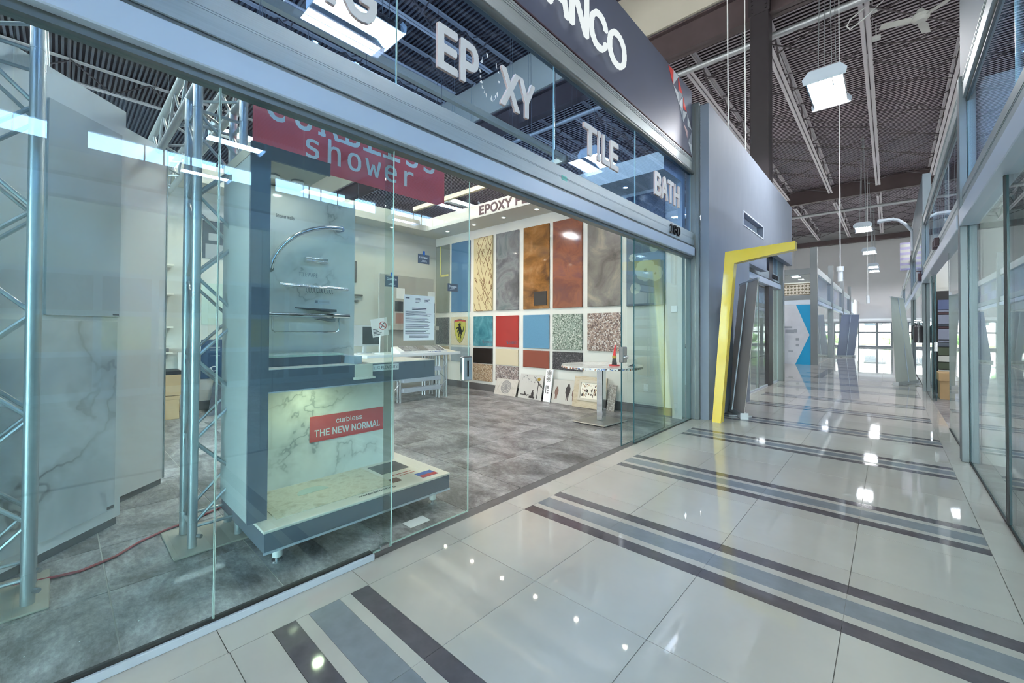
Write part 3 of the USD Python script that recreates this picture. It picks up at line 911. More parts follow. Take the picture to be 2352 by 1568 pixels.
# sign box above
sb = thing("sign_box", "long navy sign box with glowing white letters above the left shopfront", "shop sign", base=(-2.19, 1.5, 3.93))
obj("panel", bx(-2.40, -2.19, YA, 6.40, 3.945, 4.93, c=.004), "sign_navy", sb)
obj("edge_strip", bx(-2.30, -2.185, YA, 6.40, 3.932, 3.946), "maroon", sb)
for ch, y0, y1 in (("V", 2.43, 2.79), ("A", 2.80, 3.12), ("N", 3.14, 3.445), ("C", 3.475, 3.81), ("O", 3.83, 4.22)):
    g = glyphs(ch, 1.0, stroke=1)
    a = g.bounds
    g = affinity.scale(affinity.translate(g, -a[0], -a[1]), (y1 - y0) / (a[2] - a[0]), .385 / (a[3] - a[1]), origin=(0, 0))
    lt = obj("letter", B().poly(g, (-2.165, y0, 4.15), U, V, N, .022), "letter_lit", sb)
tri = [((5.5, 4.898), (5.704, 4.915), (5.695, 4.703), 'sign_red'),
       ((5.704, 4.915), (5.92, 4.905), (5.695, 4.703), 'sign_silver'),
       ((5.905, 4.898), (6.096, 4.713), (5.92, 4.719), 'sign_red'),
       ((5.704, 4.704), (5.919, 4.673), (5.919, 4.533), 'sign_silver'),
       ((5.929, 4.718), (6.096, 4.71), (5.929, 4.537), 'sign_grey'),
       ((6.106, 4.691), (6.106, 4.49), (5.934, 4.534), 'sign_silver'),
       ((6.121, 4.686), (6.285, 4.527), (6.126, 4.532), 'sign_red'),
       ((5.944, 4.531), (6.106, 4.486), (6.105, 4.344), 'sign_grey'),
       ((6.121, 4.492), (6.296, 4.522), (6.131, 4.334), 'sign_silver'),
       ((6.323, 4.503), (6.517, 4.329), (6.328, 4.34), 'sign_silver'),
       ((6.142, 4.319), (6.322, 4.26), (6.311, 4.149), 'sign_pink'),
       ((6.528, 4.319), (6.36, 4.121), (6.539, 4.117), 'sign_grey'),
       ((6.36, 4.113), (6.539, 4.113), (6.556, 3.933), 'sign_silver')]
for a, b, c, mt in tri:
    obj("triangle", B().poly([(5.5 + (p[0] - 5.5) * .868, p[1]) for p in (a, b, c)], (-2.189, 0, 0), U, V, N, .003), mt, sb)
# ------------------------------------------------------------------ grey pier, yellow frame, next shop on the left
pier = holed = None
s = sbox(6.50, 0, 13.60, 4.72).difference(sbox(8.9, 0, 10.45, 2.62)).difference(sbox(10.4, 0, 13.60, 3.12)).difference(sbox(8.48, 3.28, 10.08, 3.53))
pr_ = thing("pier", "rendered pale grey wall pier with a recessed vent beside the yellow frame", "wall pier", base=(-2.05, 6.5, 0), kind="structure")
obj("wall_face", B().poly(s, (-2.10, 0, 0), U, V, N, .12), "concrete_pier", pr_)
vb = B()
vb.box(-2.30, -2.09, 8.48, 10.08, 3.26, 3.28).box(-2.30, -2.09, 8.48, 10.08, 3.53, 3.55).box(-2.30, -2.28, 8.46, 10.1, 3.26, 3.55).box(-2.3, -2.09, 8.46, 8.48, 3.26, 3.55).box(-2.3, -2.09, 10.08, 10.1, 3.26, 3.55)
obj("vent_recess", vb, "white_paint", pr_)
vf = B()
for z in (3.275, 3.525):
    vf.box(-1.985, -1.972, 8.46, 10.10, z - .012, z + .012)
for y in (8.47, 10.09):
    vf.box(-1.985, -1.972, y - .012, y + .012, 3.265, 3.535)
vf.cyl((-2.15, 8.5, 3.42), (-2.15, 10.06, 3.42), .02)
obj("vent_frame", vf, "aluminium_white", pr_)

yf = thing("yellow_frame", "glossy yellow angled frame leaning against the grey pier", "frame", base=(-1.85, 6.52, 0))
obj("leg", B().poly([(-1.915, 0), (-1.80, 0), (-1.62, 2.28), (-1.72, 2.452), (-1.738, 2.448)], (0, 6.42, 0), (1, 0, 0), (0, 0, 1), (0, 1, 0), .14), "yellow_frame", yf)
obj("arm", B().poly([(-1.62, 2.28), (-.90, 2.385), (-.90, 2.49), (-1.72, 2.452)], (0, 6.42, 0), (1, 0, 0), (0, 0, 1), (0, 1, 0), .14), "yellow_frame", yf)


def stand(name, label, a, b, h, lean, mat, group=None, twist=0.0):
    """A roll-up banner stand seen from behind: cassette, sheet, pole, feet, top rail."""
    a, b, lean = np.array(a, float), np.array(b, float), np.array(lean, float)
    c = (a + b) / 2
    d = (b - a) / np.linalg.norm(b - a)
    n = np.array([d[1], -d[0], 0.0])
    d3 = np.array([d[0], d[1], 0.0])
    A, Bp = np.array([*a, .06]), np.array([*b, .06])
    T = np.array([*lean, 0.0])
    t = thing(name, label, "banner stand", base=(c[0], c[1], 0), group=group)
    obj("cassette", B().bar(np.array([*a, .045]), np.array([*b, .045]), .09, .08), "galvanised", t)
    cap = B()
    for p in (a, b):
        q = np.array([*p, .045])
        cap.bar(q - d3 * .012, q + d3 * .012, .11, .095)
    obj("end_cap", cap, "grey_plastic", t)
    tw = n * twist
    sh = hull([A + n * .004, A - n * .004, Bp + n * .004, Bp - n * .004, A + T + n * .004 + [0, 0, h] + tw, A + T - n * .004 + [0, 0, h] + tw, Bp + T + n * .004 + [0, 0, h] - tw, Bp + T - n * .004 + [0, 0, h] - tw])
    obj("sheet", sh, mat, t)
    obj("top_rail", B().bar(A + T + [0, 0, h] + tw, Bp + T + [0, 0, h] - tw, .03, .03), "galvanised", t)
    M0 = (A + Bp) / 2
    obj("pole", B().cyl(M0 + n * .05, M0 + T * 1.0 + n * .02 + [0, 0, h - .01], .010, 8), "aluminium_white", t)
    f = B()
    for p in (a + d * .2, b - d * .2):
        q = np.array([*p, .012])
        f.bar(q - n * .16, q + n * .16, .03, .018)
    obj("foot", f, "galvanised", t)
    return t


stand("banner_stand", "dark banner stand seen edge-on behind the yellow frame", (-2.06, 7.75), (-1.62, 6.95), 2.05, (.17, .10), "banner_grey")
stand("banner_stand", "dark blue grey banner stand far down the walkway on the left", (-2.06, 27.3), (-1.40, 28.3), 2.15, (.22, 0), "banner_dark")
stand("banner_stand", "beige grey banner stand leaning on the right side of the walkway", (.10, 13.9), (.50, 14.9), 2.12, (-.16, -.05), "banner_beige", twist=.08)

n2 = thing("shopfront", "glass shopfront behind the yellow frame, ending at a grey post", "shopfront", base=(-2.2, 10.8, 0), kind="structure")
obj("header_beam", bx(-2.29, -2.17, 7.0, 13.0, 2.595, 2.79, c=.004), "aluminium", n2)
obj("track_cover", bx(-2.27, -2.14, 7.0, 13.0, 2.43, 2.56, c=.006), "aluminium_white", n2)
obj("post", bx(-2.30, -2.09, 12.96, 13.14, 0, 4.0, c=.004), "aluminium_dark", n2)
obj("post", bx(-2.26, -2.21, 10.72, 10.80, 0, 2.43), "aluminium_dark", n2)
obj("upper_beam", bx(-2.28, -2.19, 8.9, 13.0, 3.70, 3.93), "aluminium", n2)
obj("sill_channel", bx(-2.235, -2.20, 6.5, 13.0, 0, .03), "aluminium_white", n2)
for y0, y1 in ((6.52, 8.0), (8.004, 9.3), (9.304, 10.72), (10.80, 11.75), (11.754, 12.96)):
    pane(n2, -2.22, y0, y1, .03, 2.43, "pane_door")
for y0, y1 in ((8.9, 10.9), (10.904, 12.96)):
    pane(n2, -2.22, y0, y1, 2.79, 3.70, "pane_transom", edges="y")
dg = B()
for k, y in enumerate((12.05, 12.28, 12.51)):
    dg.box(-2.168, -2.150, y, y + .15, 2.64, 2.66).box(-2.168, -2.150, y, y + .15, 2.73, 2.75).box(-2.168, -2.150, y, y + .04, 2.64, 2.75).box(-2.168, -2.150, y + .11, y + .15, 2.64, 2.75)
obj("number_plate", dg, "black", n2)
crum = leafy(41, (-2.5, 10.9, 2.98), .12, .65, .17)
solo("crumpled_sheet", crum, "lavender", "crumpled pale lavender plastic sheet lying on the header behind the yellow arm", "plastic sheet")

# its interior
obj("wall_shop_side", bx(-8.4, -2.32, 13.05, 13.15, 0, 3.95), "white_wall", kind="structure")
obj("wall_shop_back", bx(-8.5, -8.4, 6.42, 13.15, 0, 3.95), "white_wall", kind="structure")
ct = thing("counter", "white counter with grey stone top inside the shop behind the yellow frame", "counter", base=(-4.0, 10.5, 0))
obj("body", bx(-4.5, -3.7, 9.0, 12.0, 0, .9, c=.01), "white_paint", ct)
obj("worktop", bx(-4.55, -3.65, 8.95, 12.05, .9, .94, c=.005), "slate_dark", ct)
for i, (y0, m_) in enumerate(((7.0, "slate"), (8.6, "cream_wall"), (10.2, "navy_board"))):
    t = thing("tile_rack", ("grey tile display rack on the back wall of the next shop", "cream tile display rack on the back wall of the next shop", "blue tile display rack on the back wall of the next shop")[i], "display rack", base=(-8.2, y0, 0))
    obj("rack_body", bx(-8.38, -8.0, y0, y0 + 1.3, 0, 2.4, c=.01), "aluminium_white", t)
    for r in range(4):
        obj("sample_tile", bx(-8.0, -7.98, y0 + .08, y0 + 1.22, .1 + r * .57, .6 + r * .57), m_ if r % 2 == 0 else "warm_white", t)

# ------------------------------------------------------------------ the shop across the aisle (blue chevron) and the row beyond
cs = thing("shopfront", "grey framed shopfront facing the walkway with a blue arrow graphic below", "shopfront", base=(-2.7, 20, 0), kind="structure")
for x0, x1, z1 in ((-2.31, -2.09, 4.63), (-6.2, -6.0, 4.63)):
    obj("post", bx(x0, x1, 19.96, 20.16, 0, z1), "steel_grey", cs)
for z0, z1 in ((2.58, 2.76), (3.60, 3.82)):
    obj("header_beam", bx(-6.0, -2.31, 19.98, 20.1, z0, z1), "steel_grey", cs)
obj("track_cover", bx(-6.0, -2.31, 19.97, 20.08, 2.40, 2.57), "aluminium_white", cs)
lat = B()
for i in range(30):
    for k in range(3):
        x, z = -5.95 + i * .123, 2.80 + k * .135
        lat.poly(Polygon([(0, 0), (.115, 0), (.115, .125), (0, .125)]).difference(Point(.0575, .0625).buffer(.045, 4)), (x, 20.02, z), (1, 0, 0), (0, 0, 1), (0, 1, 0), .01)
obj("lattice_backing", bx(-6.0, -2.31, 20.035, 20.045, 2.77, 3.24), "lattice_dark", cs)
obj("lattice_panel", lat, "warm_white", cs)
obj("glass_pane", bx(-6.0, -2.31, 20.02, 20.03, 3.25, 3.60), "pane_clear", cs)
obj("glass_pane", bx(-6.0, -3.65, 20.02, 20.03, .03, 2.40), "pane_door", cs)
gp = thing("graphic_panel", "pale grey photo panel with a bright blue arrow shape beside the far post", "graphic panel", base=(-3.0, 20.0, 0))
obj("panel", bx(-3.62, -2.31, 20.0, 20.02, 0, 2.39), "panel_grey", gp)
obj("arrow", B().poly([(-2.79, 2.39), (-2.312, 2.39), (-2.312, 0.0), (-2.82, 0.0), (-2.345, 1.18)], (0, 19.997, 0), (1, 0, 0), (0, 0, 1), (0, 1, 0), .004), "chevron_blue", gp)
pics = B()
rn = random.Random(5)
for i, (x, z, w, h) in enumerate(((-3.2, 1.45, .28, .07), (-3.15, 1.25, .30, .14), (-2.86, 1.28, .1, .14), (-2.8, .96, .11, .09), (-2.8, .72, .11, .09), (-3.05, .5, .16, .05))):
    pics.box(x, x + w, 19.994, 20.0, z, z + h)
obj("photo", pics, "ink_light", gp)
sh = thing("wall_shelf", "narrow white shelf unit with dark items left of the blue arrow", "shelf", base=(-3.4, 19.9, 0))
obj("frame", bx(-3.62, -3.59, 19.7, 19.98, 0, 1.6).box(-3.34, -3.31, 19.7, 19.98, 0, 1.6).box(-3.62, -3.31, 19.96, 19.98, 0, 1.6), "white_paint", sh)
for k in range(5):
    obj("shelf", bx(-3.59, -3.34, 19.7, 19.96, .05 + k * .37, .08 + k * .37), "white_paint", sh)
    obj("stock", bx(-3.56, -3.37, 19.76, 19.94, .08 + k * .37, .30 + k * .37 - .05 * (k % 3)), ("slate_dark", "maroon", "cardboard", "ink", "maroon")[k], sh)

fr_ = thing("shopfront", "row of grey framed glass shopfronts on the left beyond the blue arrow", "shopfront", base=(-2.2, 33, 0), kind="structure")
for k, y in enumerate((26.3, 32.9, 39.3)):
    obj("post", bx(-2.30, -2.10, y - .1, y + .1, 0, 4.63), "steel_grey", fr_)
obj("header_beam", bx(-2.29, -2.17, 20.16, 43.8, 2.595, 2.79), "aluminium", fr_)
obj("track_cover", bx(-2.27, -2.14, 20.16, 43.8, 2.43, 2.56), "aluminium_white", fr_)
obj("upper_beam", bx(-2.30, -2.17, 20.16, 43.8, 3.68, 3.93), "aluminium", fr_)
for y0, y1 in ((20.16, 22.2), (22.2, 24.2), (24.2, 26.2), (26.4, 29.6), (29.6, 32.8), (33.0, 36.1), (36.1, 39.2), (39.4, 43.8)):
    obj("glass_pane", bx(-2.226, -2.214, y0 + .004, y1 - .004, .01, 2.43), "pane_door", fr_)
for y0, y1 in ((20.16, 26.2), (26.4, 32.8), (33.0, 39.2), (39.4, 43.8)):
    obj("glass_pane", bx(-2.226, -2.214, y0, y1, 2.79, 3.68), "pane_transom", fr_)
ps = thing("colour_poster", "panel of pale coloured squares behind the high glass of the far left shops", "poster", base=(-2.3, 30, 2.8))
for i in range(4):
    for k in range(2):
        obj("square", bx(-2.32, -2.30, 28.3 + i * 1.0, 29.25 + i * 1.0, 2.82 + k * .42, 3.2 + k * .42), ("white_paint", "sample_yellow", "sample_lilac", "grey_plastic", "sample_yellow", "white_paint", "maroon", "sample_yellow")[i * 2 + k], ps)
obj("wall_shop_side_far", bx(-8.4, -2.35, 26.25, 26.35, 0, 3.9), "white_wall", kind="structure")
obj("wall_shop_back_far", bx(-8.5, -8.4, 19.95, 47, 0, 3.9), "white_wall", kind="structure")
pw = solo("white_pillar", bx(-2.62, -2.02, 43.85, 45.9, 0, 3.92, c=.02), "white_paint", "white square pillar at the far end of the left shops", "pillar", kind="structure")
solo("wall_sign", bx(-2.02, -1.99, 44.4, 45.2, 1.1, 1.9), "maroon", "small dark red sign on the white end pillar", "sign")
# ------------------------------------------------------------------ shopfronts on the right
def right_bay(y0, y1, label, sign, panes, opening=None):
    t = thing("shopfront", label, "shopfront", base=(XR, (y0 + y1) / 2, 0), kind="structure")
    obj("header_beam", bx(.555, .675, y0, y1, 2.595, 2.79, c=.004).box(.552, .556, y0, y1, 2.685, 2.689).box(.552, .556, y0, y1, 2.70, 2.704), "aluminium", t)
    obj("track_cover", bx(.525, .655, y0, y1 - .04, 2.40, 2.56, c=.006), "aluminium_white", t)
    obj("track_recess", bx(.57, .64, y0, y1, 2.555, 2.60), "aluminium_dark", t)
    obj("upper_beam", bx(.56, .66, y0, y1, 3.72, 3.93, c=.004).box(.556, .561, y0, y1, 3.86, 3.868).box(.556, .561, y0, y1, 3.89, 3.898), "aluminium", t)
    obj("upper_rail", bx(.585, .64, y0, y1, 3.68, 3.725), "aluminium_dark", t)
    obj("post", bx(.535, .59, y1, y1 + .17, 0, 3.95, c=.003), "post_light", t)
    obj("post", bx(.592, .665, y1, y1 + .17, 0, 3.95, c=.003), "post_grey", t)
    for a, b in panes:
        pane(t, XR, a, b, .012, 2.41, "pane_right", edge="glass_edge_dark")
    n = max(2, round((y1 - y0) / 2.2))
    e = np.linspace(y0, y1, n + 1)
    for a, b in zip(e[:-1], e[1:]):
        pane(t, XR, a + .002, b - .002, 2.79, 3.70, "pane_transom", edges="y")
    obj("sill_channel", bx(.588, .612, y0, panes[0][1] if opening else y1, 0, .012), "rubber", t)
    if sign:
        s_ = Polygon([(y0, 3.93), (y1 + .15, 3.93), (y1 + .15, 4.78), (y1 + .10, 4.86), (y1, 4.90), (y0, 4.90)])
        obj("sign_panel", B().poly(s_, (.56, 0, 0), (0, 1, 0), (0, 0, 1), (1, 0, 0), .14), "sign_pale", t)
    return t


right_bay(-8.9, 6.23, "aluminium and glass shopfront nearest on the right with a blank pale sign", True, [(-8.9, -4.0), (-3.996, -1.0), (-.996, 1.6), (1.604, 4.37), (4.404, 6.225)])
right_bay(6.40, 13.0, "right hand shopfront with an open door, second from the viewer", False, [(6.405, 8.2), (11.35, 12.2), (12.204, 12.99)], True)
right_bay(13.17, 19.7, "third right hand shopfront behind the beige banner stand", True, [(13.175, 15.3), (15.304, 17.5), (17.504, 19.69)])
right_bay(19.87, 32.5, "fourth right hand shopfront far down the walkway", False, [(19.875, 24), (24.004, 28), (28.004, 32.49)])
right_bay(32.67, 45.0, "last right hand shopfront before the end wall", False, [(32.675, 37), (37.004, 41), (41.004, 44.99)])
d3 = thing("sliding_door", "frameless sliding glass door of the nearest right shop with a black edge seal", "glass door", base=(.645, 4.2, 0))
pane(d3, .645, 1.5, 4.36, .014, 2.40, "pane_door", edge="glass_edge_dark")
obj("edge_seal", bx(.583, .668, 4.375, 4.40, .014, 2.40), "rubber", d3)
d4 = thing("sliding_door", "open sliding glass door of the second right shop, slid towards the far post", "glass door", base=(.645, 11.9, 0))
pane(d4, .645, 11.25, 12.9, .014, 2.40, "pane_door", edge="glass_edge_dark")
obj("lock_plate", bx(.62, .67, 11.27, 11.35, .95, 1.13, c=.005), "steel", d4)
for y0, y1 in ((6.28, 6.38), (13.04, 13.14), (19.74, 19.84), (32.55, 32.65)):
    obj("wall_partition", bx(.68, 6.8, y0, y1, 0, 3.9), "white_wall", kind="structure")
obj("wall_shop_rear_right", bx(6.8, 6.9, -9, 46, 0, 3.9), "white_wall", kind="structure")

rk = thing("sample_rack", "dark sample rack with navy, striped and green panels inside the open right shop", "display rack", base=(1.2, 12.6, 0))
obj("frame", bx(.72, 1.9, 12.75, 12.9, 0, 2.2), "black", rk)
z = .25
for k, (h, m_) in enumerate(((.14, "leaf_dark"), (.14, "banner_beige"), (.16, "leaf_dark"), (.14, "banner_beige"), (.18, "leaf_dark"), (.10, "navy_dark"), (.05, "banner_dark"), (.24, "banner_dark"), (.05, "maroon"), (.05, "navy_dark"), (.20, "banner_dark"), (.05, "maroon"), (.05, "banner_dark"), (.22, "navy_sample"))):
    obj("sample_panel", bx(.76, 1.86, 12.69, 12.75, z, z + h - .015), m_, rk)
    z += h
c1 = thing("cardboard_box", "brown cardboard box on the floor in front of the dark sample rack", "box", base=(.95, 11.9, 0))
obj("carton", bx(.72, 1.15, 11.7, 12.2, 0, .36, c=.004), "cardboard", c1)
obj("lid", bx(.70, 1.17, 11.68, 12.22, .36, .52, c=.004), "cardboard", c1)
fe = thing("fire_extinguisher", "dark fire extinguisher hanging on the second right hand post", "fire extinguisher", base=(.47, 12.98, 1.05))
obj("cylinder", B().cyl((.47, 12.95, 1.08), (.47, 12.95, 1.42), .075, 20).sphere((.47, 12.95, 1.42), .074), "extinguisher", fe, smooth=40)
obj("valve", B().cyl((.47, 12.95, 1.46), (.47, 12.95, 1.54), .025).box(.40, .54, 12.94, 12.96, 1.53, 1.55).box(.40, .52, 12.94, 12.96, 1.57, 1.585), "steel", fe)
obj("hose", B().tube([(.44, 12.95, 1.5), (.37, 12.94, 1.45), (.36, 12.94, 1.3), (.37, 12.94, 1.15)], .012), "black", fe)
obj("bracket", bx(.47, .54, 12.94, 12.96, 1.2, 1.26), "steel", fe)
fs = thing("extinguisher_sign", "small sign shaped like an extinguisher high on the second right hand post", "sign", base=(.5, 12.9, 2.5))
obj("plate", bx(.46, .54, 12.92, 12.93, 2.42, 2.74), "banner_dark", fs)
obj("symbol", B().cyl((.50, 12.915, 2.46), (.50, 12.915, 2.62), .03, 12).box(.44, .53, 12.91, 12.92, 2.66, 2.68).box(.49, .51, 12.91, 12.92, 2.62, 2.68), "maroon", fs)
la = thing("arm_lamp", "pale curved arm lamp above the third right hand shopfront", "lamp", base=(.55, 18.5, 4.4))
obj("arm", B().tube([(.55, 18.5, 3.93), (.55, 18.5, 4.55), (.40, 18.5, 4.80), (.22, 18.5, 4.98), (.08, 18.5, 5.02)], .045, 10), "housing", la, smooth=50)
obj("lamp_head", hull([(.12, 18.4, 5.06), (.12, 18.6, 5.06), (-.28, 18.38, 5.06), (-.28, 18.62, 5.06), (.12, 18.4, 5.0), (.12, 18.6, 5.0), (-.30, 18.36, 4.97), (-.30, 18.64, 4.97)]), "housing", la)
pj = thing("projecting_sign", "lavender and white striped board projecting over the walkway on the right", "sign", base=(.42, 20.6, 3.5))
obj("board", bx(.28, .56, 20.6, 20.7, 3.55, 4.55, c=.02), "lavender", pj)
for k in range(5):
    obj("stripe", bx(.29, .55, 20.595, 20.6, 3.62 + k * .19, 3.72 + k * .19), "white_paint", pj)
nm = thing("number_marks", "dark standing number marks on the header beam of the second right shop", "number", base=(.55, 9, 2.62))
for k in range(2):
    y = 8.9 + k * .30
    nb = B()
    nb.box(.50, .552, y, y + .05, 2.62, 2.74).box(.50, .552, y + .1, y + .14, 2.62, 2.74)
    obj("digit", nb, "maroon", nm)
# inside the nearest right shop
cb = thing("display_cabinet", "white display cabinet inside the nearest right shop", "cabinet", base=(3.2, 6.0, 0))
obj("body", bx(1.4, 4.6, 5.75, 6.24, 0, .85, c=.008), "white_paint", cb)
obj("top", bx(1.36, 4.64, 5.72, 6.24, .85, .90, c=.004), "slate_dark", cb)
for k in range(4):
    dd = obj("door", bx(1.44 + k * .8, 2.20 + k * .8, 5.73, 5.75, .06, .82), "aluminium_white", cb)
    obj("handle", bx(1.80 + k * .8, 1.84 + k * .8, 5.715, 5.73, .45, .62), "steel", dd)
wp = thing("wall_panel", "tall grey patterned wall panel inside the nearest right shop", "panel", base=(5.0, 6.27, 1.0))
obj("board", bx(1.2, 2.3, 6.24, 6.275, 1.1, 2.9), "navy_board", wp)
for i, x in enumerate((2.6, 3.6, 4.6)):
    obj("tile", bx(x, x + .8, 6.25, 6.275, 1.1, 2.7), ("slate", "cream_wall", "slate_b")[i], wp)
ts = thing("tile_shelf", "shelf wall of coloured sample tiles at the back of the right shops", "shelf", base=(6.6, 2, 0))
obj("carcass", bx(6.5, 6.8, -2, 5.5, 0, 2.4, c=.01), "aluminium_white", ts)
for i in range(9):
    for k in range(3):
        obj("sample_tile", bx(6.46, 6.5, -1.9 + i * .82, -1.2 + i * .82, .15 + k * .75, .80 + k * .75), ("slate", "sample_yellow", "navy_board", "warm_white", "slate_dark", "cardboard")[(i * 2 + k) % 6], ts)
# ------------------------------------------------------------------ left shop: walls, soffit
XB, YW = -8.30, 6.30
obj("wall_back", bx(XB - .12, XB, -9.0, 6.42, 0, 4.02), "white_wall", kind="structure")
obj("wall_accent", bx(XB, -2.30, YW, YW + .12, 0, 4.02), "white_wall", kind="structure")
obj("baseboard_accent", bx(-7.9, -2.45, YW - .014, YW, 0, .145), "baseboard", kind="structure")
obj("baseboard_back", bx(XB, XB + .014, -8.9, 6.28, 0, .145), "baseboard", kind="structure")
so = thing("ceiling_soffit", kind="structure")
obj("soffit", bx(XB, -2.30, 5.62, YW, 3.56, 3.82), "white_wall", so)
obj("soffit", bx(XB, XB + .52, -8.9, 5.62, 3.56, 3.82), "white_wall", so)
fl_ = letters("EPOXY FLOORING", .165, (-6.02, 5.619, 3.605), (1, 0, 0), (0, 0, 1), (0, -1, 0), .006, width=2.35, stroke=3)
lt = thing("soffit_lettering", "dark maroon words EPOXY FLOORING on the white soffit", "lettering", base=(-6, 5.61, 3.6))
obj("letter_row", fl_, "maroon", lt)
dl = None
for i, (x, y) in enumerate([(-7.42, 5.95), (-6.53, 5.95), (-5.66, 5.95), (-4.82, 5.95), (-3.93, 5.95), (-3.04, 5.95), (-8.03, 4.9), (-8.03, 3.6), (-8.03, 2.2), (-8.03, .8)]):
    g = "downlights in the white soffit over the sample panels" if i < 6 else "downlights in the soffit along the back wall"
    lab = f"small round recessed downlight above the coloured panels, {ORD[i]} from the wall corner" if i < 6 else f"small round recessed downlight along the back wall, {ORD[i - 6]} from the wall corner"
    if dl is None:
        dl = thing("recessed_downlight", lab, "downlight", base=(x, y, 3.56), group=g)
        ring = trimesh.creation.annulus(.034, .054, .012)
        ring.apply_translation((x, y, 3.556))
        obj("trim_ring", ring, "white_paint", dl)
        lm = trimesh.creation.cylinder(.034, .006, sections=20)
        lm.apply_translation((x, y, 3.5555))
        obj("lamp", lm, "downlight_lamp", dl)
    else:
        copy_of(dl, (x + 7.42, y - 5.95, 0), lab, g)

# ------------------------------------------------------------------ sample panels on the accent wall
EP = "epoxy sample panels on the accent wall"


def sample(x0, x1, z0, z1, mat, label, t=.03):
    return solo("epoxy_sample", bx(x0, x1, YW - t, YW - .001, z0, z1, c=.004), mat, label, "sample panel", EP)


C = [(-8.26, -7.76), (-7.67, -7.02), (-6.89, -6.295), (-6.19, -5.55), (-5.42, -4.775), (-4.685, -4.04), (-3.93, -3.285), (-3.19, -2.55)]
tall = ("ep_olive", "ep_blue", "ep_drip", "ep_smoke", "ep_amber", "ep_copper", "ep_stone", "ep_floral")
labs = ("tall grey olive sample panel with a yellow line, in the wall corner", "tall plain matt blue sample panel", "tall cream sample panel covered in brown drips", "tall glossy grey smoke sample panel with green tints",
        "tall glossy amber brown sample panel with a small dark plate on it", "tall glossy copper red sample panel with purple clouds", "tall grey and beige clouded sample panel like stone", "tall blue grey panel with pale flowers behind the right sliding door")
pan = []
for i, (x0, x1) in enumerate(C):
    pan.append(sample(x0, x1, 1.735 if i != 7 else 1.72, 3.36 if i != 7 else 3.50, tall[i], labs[i]))
obj("yellow_line", bx(-8.10, -8.05, YW - .034, YW - .03, 2.6, 3.34).box(-8.10, -7.78, YW - .034, YW - .03, 2.6, 2.65), "sample_yellow", pan[0])
rn = random.Random(21)
dr_ = B()
for k in range(58):
    x, z = rn.uniform(-6.87, -6.32), rn.uniform(1.8, 3.3)
    a = rn.uniform(.8, 1.2) * rn.choice((-1, 1))
    L = rn.uniform(.04, .75) * rn.choice((.25, 1, 1))
    pts = []
    for q in np.linspace(0, 1, 7):
        px_, pz = x + math.cos(a) * L * q + rn.uniform(-.012, .012), z + math.sin(a) * L * q * 1.3 + rn.uniform(-.012, .012)
        pts.append((min(max(px_, -6.885), -6.30), min(max(pz, 1.74), 3.355)))
    g = LineString(pts).buffer(rn.uniform(.0025, .007), 2)
    dr_.poly(g, (0, YW - .0305, 0), (1, 0, 0), (0, 0, 1), (0, -1, 0), .001)
obj("drips", dr_, "drip_brown", pan[2], kind="stuff")
solo("dark_plate", bx(-5.13, -4.82, YW - .045, YW - .03, 1.80, 2.07, c=.003), "plate_dark", "dark plate hung low on the amber brown sample panel", "plate")
fw = B()
for cx_, cz, r in ((-3.03, 2.0, .09), (-2.86, 2.28, .17), (-2.70, 2.22, .12), (-3.08, 2.5, .06), (-2.72, 2.62, .07)):
    for k in range(8):
        a = k * math.pi / 4
        fw.poly(Point(cx_ + math.cos(a) * r * .6, cz + math.sin(a) * r * .6).buffer(r * .45, 5), (0, YW - .0303 - k * .0002, 0), (1, 0, 0), (0, 0, 1), (0, -1, 0), .001)
obj("flower_print", fw, "flower_pale", pan[7])
row2 = ("ep_speckle_grey", "ep_cream", "ep_teal", "ep_red", "ep_sky", "ep_terrazzo_green", "ep_terrazzo_brown")
labs = ("dark grey speckled square sample in the wall corner", "cream square sample with a yellow shield emblem", "glossy teal square sample with a small dark logo", "glossy red square sample with a small dark logo", "plain sky blue square sample", "green and white stone chip square sample", "brown and white stone chip square sample")
p2 = []
for i in range(7):
    p2.append(sample(*C[i], .968, 1.62, row2[i], labs[i]))
for i, (x0, mt) in ((2, (-6.58, "ink")), (3, (-5.86, "ink"))):
    yq = YW - .0305
    lg = letters("VANCO", .055, (x0 + .06, yq, 1.035), (1, 0, 0), (0, 0, 1), (0, -1, 0), .001, width=.22, stroke=1)
    lg.poly([(x0 - .02, 1.06), (x0 + .04, 1.10), (x0 + .0, 1.11)], (0, yq, 0), (1, 0, 0), (0, 0, 1), (0, -1, 0), .001)
    lg.poly([(x0, 1.04), (x0 + .05, 1.03), (x0 + .03, 1.08)], (0, yq, 0), (1, 0, 0), (0, 0, 1), (0, -1, 0), .001)
    obj("logo", lg, mt, p2[i])
# shield emblem: a rearing dark horse on a yellow shield
yq = YW - .0305
sx, sz = -7.345, 1.30


def flat(pts, mat, parent, k=0, name="emblem_shape"):
    return obj(name, B().poly(pts, (0, yq - k * .0012, 0), (1, 0, 0), (0, 0, 1), (0, -1, 0), .001), mat, parent)


